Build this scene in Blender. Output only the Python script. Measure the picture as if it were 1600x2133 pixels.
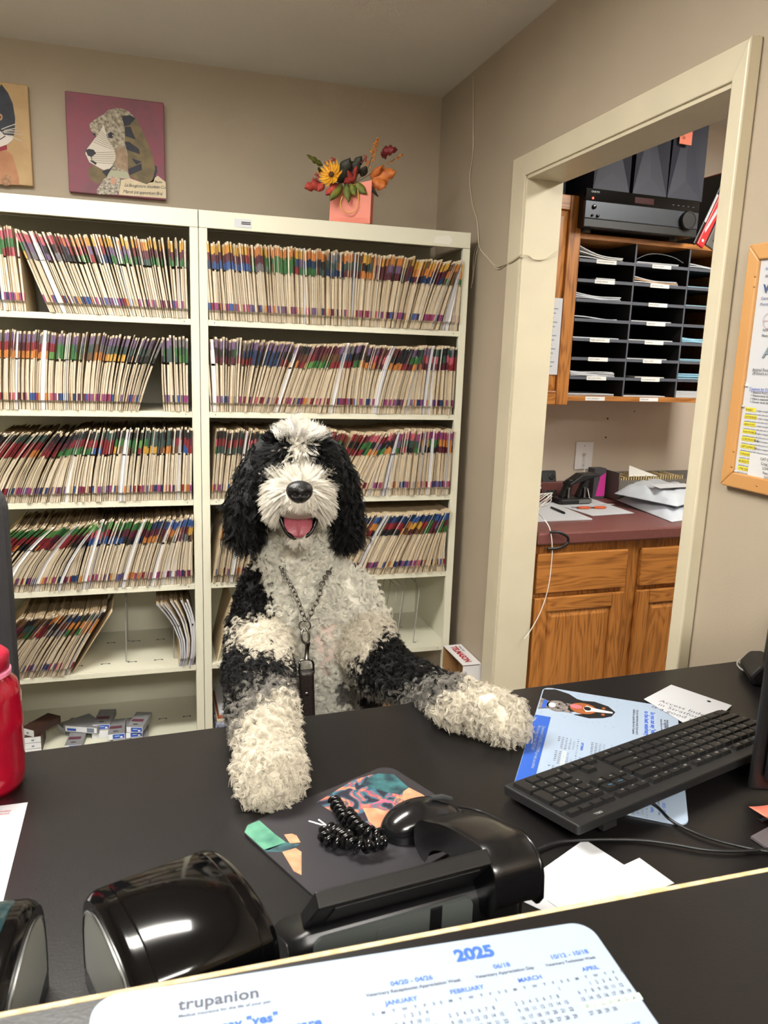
import bpy, bmesh, math, random
import numpy as np
from mathutils import Vector, Matrix
for _o in list(bpy.data.objects): bpy.data.objects.remove(_o)
SC = bpy.context.scene
COL = SC.collection
PI = math.pi
R = math.radians
# ------------------------------------------------------------------ camera, light, exposure
F_PX = 1604.44; YAW, PITCH, ROLL = .2989, .2003, .0348; CAMZ = 1.44
def _basis():
    cy, sy = math.cos(YAW), math.sin(YAW); cp, sp = math.cos(PITCH), math.sin(PITCH)
    f = Vector((sy*cp, cy*cp, -sp)); r = Vector((cy, -sy, 0)); up = r.cross(f)
    cr, sr = math.cos(ROLL), math.sin(ROLL)
    return cr*r+sr*up, -sr*r+cr*up, f
CR, CU, CF = _basis()
CAM = Vector((0, 0, CAMZ))
cd = bpy.data.cameras.new('camera'); cam = bpy.data.objects.new('camera', cd); COL.objects.link(cam)
cd.sensor_fit = 'HORIZONTAL'; cd.sensor_width = 36; cd.lens = 36*F_PX/1600; cd.clip_start = .02
cd.dof.use_dof = True; cd.dof.focus_distance = 1.5; cd.dof.aperture_fstop = 16
cam.matrix_world = Matrix(((CR.x, CU.x, -CF.x, 0), (CR.y, CU.y, -CF.y, 0), (CR.z, CU.z, -CF.z, CAMZ), (0, 0, 0, 1)))
SC.camera = cam
def ray(x, y): return CF + CR*((x-800)/F_PX) - CU*((y-1066.5)/F_PX)
def onz(x, y, z): d = ray(x, y); return CAM + d*((z-CAMZ)/d.z)
def ony(x, y, Y): d = ray(x, y); return CAM + d*(Y/d.y)
def onx(x, y, X): d = ray(x, y); return CAM + d*(X/d.x)

W = bpy.data.worlds.new('world'); SC.world = W; W.use_nodes = True
W.node_tree.nodes['Background'].inputs[0].default_value = (.9, .88, .85, 1)
W.node_tree.nodes['Background'].inputs[1].default_value = .25
vs = SC.view_settings; vs.view_transform = 'Standard'; vs.look = 'None'; vs.gamma = 1; vs.use_curve_mapping = False
vs.exposure = 0.30
cy_ = SC.cycles; cy_.max_bounces = 6; cy_.diffuse_bounces = 3; cy_.glossy_bounces = 3; cy_.transmission_bounces = 5; cy_.transparent_max_bounces = 4; cy_.use_adaptive_sampling = True; cy_.adaptive_threshold = .045
def area(name, loc, sx, sy, power, col=(1, .975, .925)):
    l = bpy.data.lights.new(name, 'AREA'); l.shape = 'RECTANGLE'; l.size = sx; l.size_y = sy; l.energy = power; l.color = col
    o = bpy.data.objects.new(name, l); COL.objects.link(o); o.location = loc; return o
LIGHTS = [((-.42, 1.42, 2.405), 1.1, .30, 37), ((.05, -1.15, 2.405), 1.1, .60, 72), ((2.15, 1.35, 2.405), .30, 1.1, 28)]
for _p, _a, _b, _e in LIGHTS:
    area('ceiling_lamp', _p, _a, _b, _e)
    _u = area('ceiling_upfill', (_p[0], _p[1], 2.34), _a, _b, _e*.72); _u.rotation_euler = (PI, 0, 0)   # upward fill light added over each lamp to brighten the ceiling

# ------------------------------------------------------------------ helpers
def lin(c): c /= 255.; return c/12.92 if c <= .04045 else ((c+.055)/1.055)**2.4
def C(r, g, b): return (lin(r), lin(g), lin(b), 1)
MATS = {}
def mat(name, col, rough=.5, metal=0, spec=.5, var=0, vscale=8, bump=0, bscale=60, col2=None, stretch=None, coat=0, trans=0, emit=None, sheen=0, alpha=None):
    if name in MATS: return MATS[name]
    m = bpy.data.materials.new(name); m.use_nodes = True; nt = m.node_tree; b = nt.nodes['Principled BSDF']
    if len(col) == 3: col = C(*col)
    b.inputs['Base Color'].default_value = col; b.inputs['Roughness'].default_value = rough
    b.inputs['Metallic'].default_value = metal; b.inputs['Specular IOR Level'].default_value = spec
    b.inputs['Coat Weight'].default_value = coat; b.inputs['Transmission Weight'].default_value = trans
    if sheen: b.inputs['Sheen Weight'].default_value = sheen
    if emit: b.inputs['Emission Color'].default_value = emit[0]; b.inputs['Emission Strength'].default_value = emit[1]
    tc = None
    def coord():
        nonlocal tc
        if tc is None:
            t = nt.nodes.new('ShaderNodeTexCoord'); mp = nt.nodes.new('ShaderNodeMapping'); nt.links.new(t.outputs['Object'], mp.inputs[0])
            if stretch: mp.inputs['Scale'].default_value = stretch
            tc = mp.outputs[0]
        return tc
    if var or col2:
        n = nt.nodes.new('ShaderNodeTexNoise'); n.inputs['Scale'].default_value = vscale; n.inputs['Detail'].default_value = 6
        nt.links.new(coord(), n.inputs['Vector'])
        rp = nt.nodes.new('ShaderNodeValToRGB'); e = rp.color_ramp.elements
        c2 = C(*col2) if col2 else tuple(max(0, v*(1-var)) for v in col[:3])+(1,)
        e[0].position = .35; e[1].position = .65; e[0].color = c2; e[1].color = col
        nt.links.new(n.outputs['Fac'], rp.inputs[0]); nt.links.new(rp.outputs[0], b.inputs['Base Color'])
    if bump:
        n2 = nt.nodes.new('ShaderNodeTexNoise'); n2.inputs['Scale'].default_value = bscale; n2.inputs['Detail'].default_value = 4
        nt.links.new(coord(), n2.inputs['Vector'])
        bp = nt.nodes.new('ShaderNodeBump'); bp.inputs['Strength'].default_value = bump; bp.inputs['Distance'].default_value = .003
        nt.links.new(n2.outputs['Fac'], bp.inputs['Height']); nt.links.new(bp.outputs[0], b.inputs['Normal'])
    MATS[name] = m; return m
def oak(name, axis, light=(180, 118, 56), dark=(130, 78, 32)):
    if name in MATS: return MATS[name]
    m = bpy.data.materials.new(name); m.use_nodes = True; nt = m.node_tree; b = nt.nodes['Principled BSDF']; L = nt.links.new
    b.inputs['Roughness'].default_value = .38
    t = nt.nodes.new('ShaderNodeTexCoord'); mp = nt.nodes.new('ShaderNodeMapping'); L(t.outputs['Object'], mp.inputs[0])
    s = [9, 9, 9]; s[axis] = 1.1; mp.inputs['Scale'].default_value = s
    n = nt.nodes.new('ShaderNodeTexNoise'); n.inputs['Scale'].default_value = 1.1; n.inputs['Detail'].default_value = 2; n.inputs['Distortion'].default_value = .4; L(mp.outputs[0], n.inputs['Vector'])
    mm = nt.nodes.new('ShaderNodeMath'); mm.operation = 'MULTIPLY'; mm.inputs[1].default_value = 17; L(n.outputs['Fac'], mm.inputs[0])
    fr = nt.nodes.new('ShaderNodeMath'); fr.operation = 'PINGPONG'; fr.inputs[1].default_value = .5; L(mm.outputs[0], fr.inputs[0])
    m2 = nt.nodes.new('ShaderNodeMapping'); s2 = [160, 160, 160]; s2[axis] = 7; m2.inputs['Scale'].default_value = s2; L(t.outputs['Object'], m2.inputs[0])
    n2 = nt.nodes.new('ShaderNodeTexNoise'); n2.inputs['Scale'].default_value = 1; n2.inputs['Detail'].default_value = 3; L(m2.outputs[0], n2.inputs['Vector'])
    ad = nt.nodes.new('ShaderNodeMath'); ad.operation = 'MULTIPLY_ADD'; ad.inputs[1].default_value = .75; L(fr.outputs[0], ad.inputs[0]); L(n2.outputs['Fac'], ad.inputs[2])
    rp = nt.nodes.new('ShaderNodeValToRGB'); e = rp.color_ramp.elements; e[0].position = .38; e[0].color = C(*dark); e[1].position = .78; e[1].color = C(*light)
    L(ad.outputs[0], rp.inputs[0]); L(rp.outputs[0], b.inputs['Base Color'])
    MATS[name] = m; return m

BASE = {}
def tag(o, label=None, cat=None, group=None, kind=None):
    if label: o['label'] = label
    if cat: o['category'] = cat
    if group: o['group'] = group
    if kind: o['kind'] = kind
    return o
def thing(name, label, cat, loc=(0, 0, 0), rz=0, group=None, M=None):
    o = bpy.data.objects.new(name, None); COL.objects.link(o); o.empty_display_size = .02
    Mx = M if M is not None else Matrix.Translation(Vector(loc)) @ Matrix.Rotation(rz, 4, 'Z')
    o.matrix_world = Mx; BASE[o] = Mx
    return tag(o, label, cat, group)
def frame(origin, ex, ey):
    ex = Vector(ex).normalized(); ez = ex.cross(Vector(ey)).normalized(); ey = ez.cross(ex)
    o = Vector(origin)
    return Matrix(((ex.x, ey.x, ez.x, o.x), (ex.y, ey.y, ez.y, o.y), (ex.z, ey.z, ez.z, o.z), (0, 0, 0, 1)))
class MB:
    """collects geometry, then links it as one mesh object"""
    def __init__(s): s.v = []; s.f = []; s.m = []; s.T = None; s.mi = 0
    def add(s, vs, fs, mi=None):
        k = len(s.v)
        for p in vs:
            p = Vector(p); s.v.append(s.T @ p if s.T is not None else p)
        for f in fs: s.f.append([k+i for i in f]); s.m.append(s.mi if mi is None else mi)
        return s
    def box(s, a, b, mi=None, bev=0):
        x0, x1 = sorted((a[0], b[0])); y0, y1 = sorted((a[1], b[1])); z0, z1 = sorted((a[2], b[2]))
        if bev <= 0:
            return s.add([(x0,y0,z0),(x1,y0,z0),(x1,y1,z0),(x0,y1,z0),(x0,y0,z1),(x1,y0,z1),(x1,y1,z1),(x0,y1,z1)],
                         [(0,3,2,1),(4,5,6,7),(0,1,5,4),(1,2,6,5),(2,3,7,6),(3,0,4,7)], mi)
        bm = bmesh.new(); bmesh.ops.create_cube(bm, size=1)
        for v in bm.verts: v.co = Vector((x0+(v.co.x+.5)*(x1-x0), y0+(v.co.y+.5)*(y1-y0), z0+(v.co.z+.5)*(z1-z0)))
        bev = min(bev, .49*min(x1-x0, y1-y0, z1-z0))
        bmesh.ops.bevel(bm, geom=list(bm.edges), offset=bev, segments=2, profile=.5, affect='EDGES')
        return s.bm(bm, mi)
    def bm(s, bm, mi=None):
        bm.verts.index_update(); s.add([v.co.copy() for v in bm.verts], [[v.index for v in f.verts] for f in bm.faces], mi); bm.free(); return s
    def prism(s, pts, h0, h1, axis='z', mi=None):
        """polygon (ccw) extruded from h0 to h1 along axis"""
        n = len(pts)
        def P(p, h): return (p[0], p[1], h) if axis == 'z' else ((p[0], h, p[1]) if axis == 'y' else (h, p[0], p[1]))
        fl = axis == 'y'
        fs = [list(range(n))[::-1], list(range(n, 2*n))] + [(i, (i+1) % n, n+(i+1) % n, n+i) for i in range(n)]
        if fl: fs = [list(f)[::-1] for f in fs]
        return s.add([P(p, h0) for p in pts]+[P(p, h1) for p in pts], fs, mi)
    def tube(s, path, r, n=6, mi=None, cap=True):
        pts = [Vector(p) for p in path]; N = len(pts); rr = r if hasattr(r, '__len__') else [r]*N
        V = []; up = None
        for i, p in enumerate(pts):
            t = (pts[min(i+1, N-1)]-pts[max(i-1, 0)])
            t = t.normalized() if t.length > 1e-9 else Vector((0, 0, 1))
            if up is None: up = Vector((0, 0, 1)) if abs(t.z) < .9 else Vector((1, 0, 0))
            a = t.cross(up)
            if a.length < 1e-6: a = t.orthogonal()
            a.normalize(); b = a.cross(t); up = b
            for k in range(n):
                q = 2*PI*k/n; V.append(p + a*(rr[i]*math.cos(q)) + b*(rr[i]*math.sin(q)))
        Fs = [(i*n+k, i*n+(k+1) % n, (i+1)*n+(k+1) % n, (i+1)*n+k) for i in range(N-1) for k in range(n)]
        if cap: Fs += [list(range(n))[::-1], [(N-1)*n+k for k in range(n)]]
        return s.add(V, Fs, mi)
    def lathe(s, prof, n=24, center=(0, 0, 0), mi=None, axis='z'):
        V = []; c = Vector(center)
        for r_, z in prof:
            for k in range(n):
                q = 2*PI*k/n; x, y = r_*math.cos(q), r_*math.sin(q)
                V.append(c+(Vector((x, y, z)) if axis == 'z' else Vector((x, -z, y)) if axis == 'y' else Vector((z, x, y))))
        N = len(prof); Fs = [(i*n+k, i*n+(k+1) % n, (i+1)*n+(k+1) % n, (i+1)*n+k) for i in range(N-1) for k in range(n)]
        Fs += [list(range(n))[::-1], [(N-1)*n+k for k in range(n)]]
        return s.add(V, Fs, mi)
    def ball(s, c, r, nu=12, nv=8, mi=None):
        r = r if hasattr(r, '__len__') else (r, r, r)
        V = [Vector((c[0], c[1], c[2]-r[2]))]; Fs = []
        for j in range(1, nv):
            ph = -PI/2+PI*j/nv
            for k in range(nu):
                q = 2*PI*k/nu; V.append(Vector((c[0]+r[0]*math.cos(ph)*math.cos(q), c[1]+r[1]*math.cos(ph)*math.sin(q), c[2]+r[2]*math.sin(ph))))
        V.append(Vector((c[0], c[1], c[2]+r[2]))); L = len(V)-1
        for k in range(nu):
            Fs.append((0, 1+(k+1) % nu, 1+k)); b = 1+(nv-2)*nu; Fs.append((b+k, b+(k+1) % nu, L))
            for j in range(nv-2): a = 1+j*nu; Fs.append((a+k, a+(k+1) % nu, a+nu+(k+1) % nu, a+nu+k))
        return s.add(V, Fs, mi)
    def grid(s, fn, nu, nv, mi=None, flip=False):
        V = [fn(i/(nu), j/(nv)) for j in range(nv+1) for i in range(nu+1)]; w = nu+1
        Fs = [(j*w+i, j*w+i+1, (j+1)*w+i+1, (j+1)*w+i) for j in range(nv) for i in range(nu)]
        if flip: Fs = [f[::-1] for f in Fs]
        return s.add(V, Fs, mi)
    def mesh(s, name, mats, M=None, smooth=None):
        me = bpy.data.meshes.new(name)
        inv = M.inverted() if M is not None else None
        me.from_pydata([(inv @ p if inv is not None else p)[:] for p in s.v], [], s.f)
        for m in (mats if isinstance(mats, (list, tuple)) else [mats]): me.materials.append(m)
        if any(s.m): me.polygons.foreach_set('material_index', s.m)
        if smooth is not None:
            me.polygons.foreach_set('use_smooth', [True]*len(me.polygons))
            if smooth < 180: me.set_sharp_from_angle(angle=R(smooth))
        me.update(); return me
    def build(s, name, mats, parent=None, smooth=None, world=False, origin=None, sub=0, solid=0, bevel=0):
        """parent: local coords of the parent unless world; no parent: origin given in world"""
        if parent is not None:
            M = BASE.get(parent) if world else None
            o = bpy.data.objects.new(name, s.mesh(name, mats, M, smooth)); COL.objects.link(o); o.parent = parent
            BASE[o] = BASE.get(parent, Matrix.Identity(4))
        else:
            M = Matrix.Translation(Vector(origin)) if origin is not None else None
            o = bpy.data.objects.new(name, s.mesh(name, mats, M, smooth)); COL.objects.link(o)
            if M is not None: o.matrix_world = M
            BASE[o] = M if M is not None else Matrix.Identity(4)
        if solid: md = o.modifiers.new('thick', 'SOLIDIFY'); md.thickness = solid; md.offset = -1
        if bevel: md = o.modifiers.new('edge', 'BEVEL'); md.width = bevel; md.segments = 2; md.limit_method = 'ANGLE'; md.angle_limit = R(35)
        if sub: md = o.modifiers.new('sub', 'SUBSURF'); md.levels = sub; md.render_levels = sub
        return o
def struct(name, mb, m, **k): return tag(mb.build(name, m, **k), kind='structure')
def text(name, body, size, M, parent, m, align='LEFT', shear=0, sx=1, space=1, line=1, width=None):
    """M: world matrix of the lettering's plane (x along the line, y up, z out)"""
    c = bpy.data.curves.new(name, 'FONT'); c.body = body; c.size = size; c.align_x = align; c.shear = shear
    c.space_character = space; c.space_line = line; c.resolution_u = 3; c.materials.append(m)
    if width: c.offset = width
    o = bpy.data.objects.new(name, c); COL.objects.link(o); o.parent = parent
    o.matrix_local = BASE.get(parent, Matrix.Identity(4)).inverted() @ M @ Matrix.Diagonal((sx, 1, 1, 1))
    BASE[o] = BASE.get(parent); return o
def copy_tree(o, parent=None):
    c = o.copy(); COL.objects.link(c); c.parent = parent
    for ch in o.children:
        copy_tree(ch, c)
    return c
def cat_path(pts, n=6):
    """Catmull-Rom through points"""
    P = [Vector(p) for p in pts]; out = []
    for i in range(len(P)-1):
        a = P[max(i-1, 0)]; b = P[i]; c = P[i+1]; d = P[min(i+2, len(P)-1)]
        for k in range(n):
            t = k/n
            out.append(.5*((2*b)+(c-a)*t+(2*a-5*b+4*c-d)*t*t+(3*b-a-3*c+d)*t**3))
    out.append(P[-1]); return out
def rrect(x0, y0, x1, y1, r, n=5):
    out = []
    for cx, cy, a in ((x1-r, y0+r, -PI/2), (x1-r, y1-r, 0), (x0+r, y1-r, PI/2), (x0+r, y0+r, PI)):
        for k in range(n+1): q = a+PI/2*k/n; out.append((cx+r*math.cos(q), cy+r*math.sin(q)))
    return out
rnd = random.Random(7)

# ------------------------------------------------------------------ materials shared
M_WALL = mat('wall_paint', (173, 160, 140), .6, var=.05, vscale=3, bump=.15, bscale=240)
M_WALL2 = mat('pale_wall_paint', (205, 190, 172), .6, var=.05, vscale=3)
M_CEIL = mat('ceiling_paint', (226, 223, 217), .8, var=.03, vscale=2, bump=.15, bscale=150)
M_TRIM = mat('cream_trim_paint', (208, 199, 173), .42, var=.07, vscale=6, bump=.1, bscale=30)
M_SHELF = mat('putty_steel', (218, 216, 196), .42, var=.03, vscale=4)
M_BLACK = mat('black_plastic', (22, 22, 23), .42)
M_GLOSS = mat('gloss_black', (6, 6, 7), .09, spec=.35)
M_DGREY = mat('dark_grey_plastic', (52, 54, 56), .5)
M_DESK = mat('black_laminate', (20, 18, 18), .33, var=.15, vscale=30, bump=.05, bscale=400)
M_WHITE = mat('white_paper', (196, 198, 202), .7)
M_PAPER = mat('cool_paper', (200, 208, 218), .55)
M_CHROME = mat('steel_wire', (150, 150, 148), .3, metal=1)
M_INK = mat('black_ink', (30, 30, 36), .7)
M_BLUEINK = mat('blue_ink', (52, 92, 190), .7)

# ------------------------------------------------------------------ the room
XR = 1.12; YB = 3.06; ZC = 2.428; HD = .863
SD = 2.5816; SX0 = .1606; UW = .914
Y1, Y2, Y3, Y4 = 2.342, 2.2535, 1.3637, 1.3238; ZD1, ZD2 = 2.048, 1.986; XC = 1.1016; XT = 1.22
mb = MB().box((-2.4, -1.8, -.05), (3.4, 4.0, 0)); struct('floor', mb, mat('floor_vinyl', (120, 104, 88), .4, var=.2, vscale=5))
mb = MB().box((-2.4, -1.8, ZC), (3.4, 4.0, ZC+.05)); struct('ceiling', mb, M_CEIL)
mb = MB().box((-2.4, YB, 0), (XR, YB+.1, ZC)); struct('wall_back', mb, M_WALL)
mb = MB().box((-2.5, -1.8, 0), (-2.4, 4.0, ZC)); struct('wall_left', mb, M_WALL)
mb = MB().box((-2.5, -1.9, 0), (3.5, -1.8, ZC)); struct('wall_front', mb, M_WALL)
mb = MB().box((XR, Y2, 0), (XT, 4.0, ZC)).box((XR, -1.8, 0), (XT, Y3, ZC)).box((XR, Y3, ZD2), (XT, Y2, ZC)); struct('wall_right', mb, M_WALL)
# door casing, mitred: far post, head, near post; jamb lining behind
def casing(name, poly):      # poly in (y,z)
    return struct(name, MB().prism(poly, XC, XR, axis='x'), M_TRIM, bevel=.002)
casing('trim_1', [(Y1, 0), (Y1, ZD1), (Y2, ZD2), (Y2, 0)])
casing('trim_2', [(Y1, ZD1), (Y4, ZD1+.002), (Y3, ZD2), (Y2, ZD2)])
struct('trim_3', MB().prism([(Y3, 0), (Y3, ZD2), (Y4, ZD1+.002), (Y4, 0)], XC-.012, XR, axis='x'), M_TRIM, bevel=.004)
struct('trim_4', MB().box((XC+.006, Y2-.006, 0), (XT+.01, Y2+.002, ZD2)).box((XC+.006, Y3, ZD2-.010), (XT+.01, Y2, ZD2+.002)).box((XC+.006, Y3-.002, 0), (XT+.01, Y3+.006, ZD2)), M_TRIM, bevel=.001)
# the room beyond the doorway, turned a little
NA = R(2.5); NO = Vector((1.2, 2.24, 0)); NEX = Vector((math.cos(NA), math.sin(NA), 0)); NEY = Vector((-math.sin(NA), math.cos(NA), 0))
NM = Matrix.Translation(NO) @ Matrix.Rotation(NA, 4, 'Z')
def nv(x, y, v):
    d = ray(x, y); t = (v-(CAM-NO).dot(NEY))/d.dot(NEY); P = CAM+d*t-NO
    return Vector((P.dot(NEX), P.dot(NEY), P.z))
def nz(x, y, z):
    P = onz(x, y, z)-NO; return Vector((P.dot(NEX), P.dot(NEY), P.z))
def nbuild(mb, name, m, **k):
    for i, p in enumerate(mb.v): mb.v[i] = NM @ p
    return mb.build(name, m, **k)
tag(nbuild(MB().box((.0, .62, 0), (2.3, .72, ZC)), 'wall_office', M_WALL2), kind='structure')
tag(nbuild(MB().box((1.62, -2.6, 0), (1.72, .72, ZC)), 'wall_office_side', M_WALL), kind='structure')
# ------------------------------------------------------------------ shelving units
LIPZ = [1.5139, 1.2212, .9304, .6399, .3469, .054]; SHT = [z+.019 for z in LIPZ]; SDEP = .40; POST = .027
ZT, ZO = 1.8626, 1.8104
M_HOLE = mat('slot_black', (12, 12, 12), .9)
def shelf_unit(x0, label):
    t = thing('shelving_unit', label, 'shelving', (x0+UW/2, SD, 0), 0, 'steel filing shelves'); x1 = x0+UW
    MB().box((x0+.001, SD, ZO), (x1-.001, SD+.02, ZT), bev=.002).build('header', M_SHELF, t, world=True)
    MB().box((x0+.001, SD+.002, ZT-.003), (x1-.001, SD+SDEP, ZT)).build('top_panel', M_SHELF, t, world=True)
    for s in (0, 1):
        a = x0+.0008 if s == 0 else x1-POST; b = x0+POST if s == 0 else x1-.0008
        MB().box((a, SD, 0), (b, SD+.018, ZO-.0006), bev=.0015).build('post', M_SHELF, t, world=True)
        a = x0+.001 if s == 0 else x1-.003
        MB().box((a, SD+.018, 0), (a+.002, SD+SDEP, ZO)).build('side_panel', M_SHELF, t, world=True)
    MB().box((x0+.003, SD+SDEP-.002, .02), (x1-.003, SD+SDEP, ZT-.0035)).build('back_panel', M_SHELF, t, world=True)
    for z in LIPZ:
        p = MB().box((x0+POST, SD+.003, z), (x1-POST, SD+.008, z+.019), bev=.001).box((x0+.004, SD+.006, z+.0165), (x1-.004, SD+SDEP-.004, z+.019))
        sh = p.build('shelf', M_SHELF, t, world=True)
        for xx in (x0+POST+.02, x1-POST-.02): MB().tube([(xx, SD+.0034, z+.010), (xx, SD+.002, z+.010)], .0016, 8).build('screw_hole', M_HOLE, sh, world=True)
    return t
UL = shelf_unit(SX0-UW, 'left putty-coloured steel filing shelf unit packed with patient folders')
UR = shelf_unit(SX0, 'right putty-coloured steel filing shelf unit behind the dog')
# slots punched in the two open shelves
def slot(x, y, z, t):
    m = MB()
    m.box((x-.012, y-.001, z), (x+.012, y+.001, z+.0006)); m.lathe([(.0035, 0), (.0035, .0007)], 8, (x-.012, y-.002, z)); m.lathe([(.0035, 0), (.0035, .0007)], 8, (x+.012, y-.002, z))
    m.build('slot', M_HOLE, t, world=True)
for zz, yy in ((SHT[4], (2.66, 2.86)), (SHT[5], (2.612, 2.80))):
    for y in yy:
        for k in range(7): slot(-.43+k*.088+(.01 if y > 2.7 else 0), y, zz, UL)
def card(name, px, label, parent, m=M_WHITE):
    pass
t = UR
a, b = ony(488, 455, SD), ony(524, 476, SD)
MB().box((a.x, SD-.0012, b.z), (b.x, SD-.0002, a.z)).build('label_card', M_WHITE, t, world=True)
MB().box((a.x+.022, SD-.0018, b.z+.010), (b.x-.003, SD-.0012, b.z+.013)).box((a.x+.022, SD-.0018, b.z+.015), (b.x-.003, SD-.0012, b.z+.018)).build('print', M_INK, t, world=True)
a, b = ony(903, 487, SD), ony(942, 511, SD)
MB().prism([(a.x, b.z+.003), (b.x-.01, b.z), (b.x, b.z+.016), (b.x-.012, a.z), (a.x+.006, a.z-.008)], SD-.0012, SD-.0002, axis='y').build('torn_label', mat('torn_label', (226, 224, 214), .7), t, world=True)

# ------------------------------------------------------------------ patient folders
FC = dict(tan=(216, 194, 158), red=(148, 48, 56), pink=(200, 104, 118), green=(66, 124, 68), lime=(106, 160, 86), yellow=(220, 174, 78), orange=(212, 140, 72), purple=(128, 104, 138),
          black=(44, 42, 46), navy=(46, 68, 108), blue=(64, 98, 160), teal=(70, 92, 86), grey=(130, 126, 130), magenta=(158, 76, 126), maroon=(104, 46, 60), brown=(116, 84, 58))
FM = {k: mat('tab_'+k, v, .45 if k != 'tan' else .75, var=.08 if k != 'tan' else .1, vscale=40) for k, v in FC.items()}
M_SHEET = mat('folder_sheets', (234, 228, 214), .8, var=.12, vscale=90)
M_SHEETW = mat('white_sheets', (218, 217, 216), .75)
M_SLEEVE = mat('clear_sleeve', (206, 206, 212), .25)
FKEYS = list(FC)
FMATS = [FM[k] for k in FKEYS]+[M_SHEET, M_SHEETW, M_SLEEVE]
FI = {k: i for i, k in enumerate(FKEYS)}; FI.update(sheet=len(FKEYS), white=len(FKEYS)+1, sleeve=len(FKEYS)+2)
FH = .236
def folder(mb, x, zb, yf, w, lean, bow, bands, low, white=False, h=FH):
    """one end-tab folder: two card leaves with sheets between, three colour bands on top and a small one low on the tab"""
    a = R(lean)
    lv = [0, .022, .030, .052, .10, .155, h-.083, h-.058, h-.033, h-.008, h]
    mats_ = ['tan', 'tan', low, 'tan', 'tan', 'tan', bands[2], bands[1], bands[0], 'tan']
    if white: mats_ = ['white', 'white', 'white', 'white', 'white', 'white', 'white', 'white', bands[0], 'tan']
    if white == 2: mats_ = ['sleeve']*10
    base = len(mb.v); N = 10; wrap = rnd.random() < .8
    g = min(.0012, w*.2)
    for z in lv:
        tt = z/h
        ang = a*(.35+1.3*tt) if bow > 0 else a*(1.5-1.0*tt) if bow < 0 else a
        # integrate a bending profile
        dx = h*(math.tan(a)*tt) + bow*h*(tt*tt-tt)
        zz = z*math.cos(a*.8)
        tab = .0 if z < .024 else -.009
        if z > h-.004: tab = .002
        y0 = yf+(.009 if z < .024 else 0)
        xx = x+dx
        ws = w*(1+.25*math.sin(PI*tt)) if white else w
        pts = [(xx, y0+.016), (xx, y0), (xx+g, y0), (xx+g, y0+.005), (xx+ws-g, y0+.005), (xx+ws-g, y0), (xx+ws, y0), (xx+ws, y0+.016), (xx+ws, yf+.27), (xx, yf+.27)]
        for p in pts: mb.v.append(Vector((p[0], p[1], zb+zz)))
    sh = FI['white'] if white else FI['sheet']
    for i in range(len(lv)-1):
        c = FI[mats_[i]]
        for k in range(N):
            k2 = (k+1) % N
            mb.f.append([base+i*N+k, base+i*N+k2, base+(i+1)*N+k2, base+(i+1)*N+k])
            mb.m.append(c if k in (0, 1, 5, 6) else ((c if (i in (2, 6, 7, 8) and not white and wrap) else sh) if k in (2, 3, 4) else FI['tan']))
    mb.f.append([base+(len(lv)-3)*N+k for k in range(N)]); mb.m.append(FI['tan'])
def ramp(tbl, u):
    for i in range(len(tbl)-1):
        if u <= tbl[i+1][0]:
            (u0, a), (u1, b) = tbl[i], tbl[i+1]; return a+(b-a)*(u-u0)/max(1e-6, u1-u0)
    return tbl[-1][1]
def pick(tbl, u):
    for u1, opts in tbl:
        if u <= u1: return rnd.choice(opts.split())
    return rnd.choice(tbl[-1][1].split())
LOWC = 'magenta magenta red blue navy purple maroon orange pink purple magenta'
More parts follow.
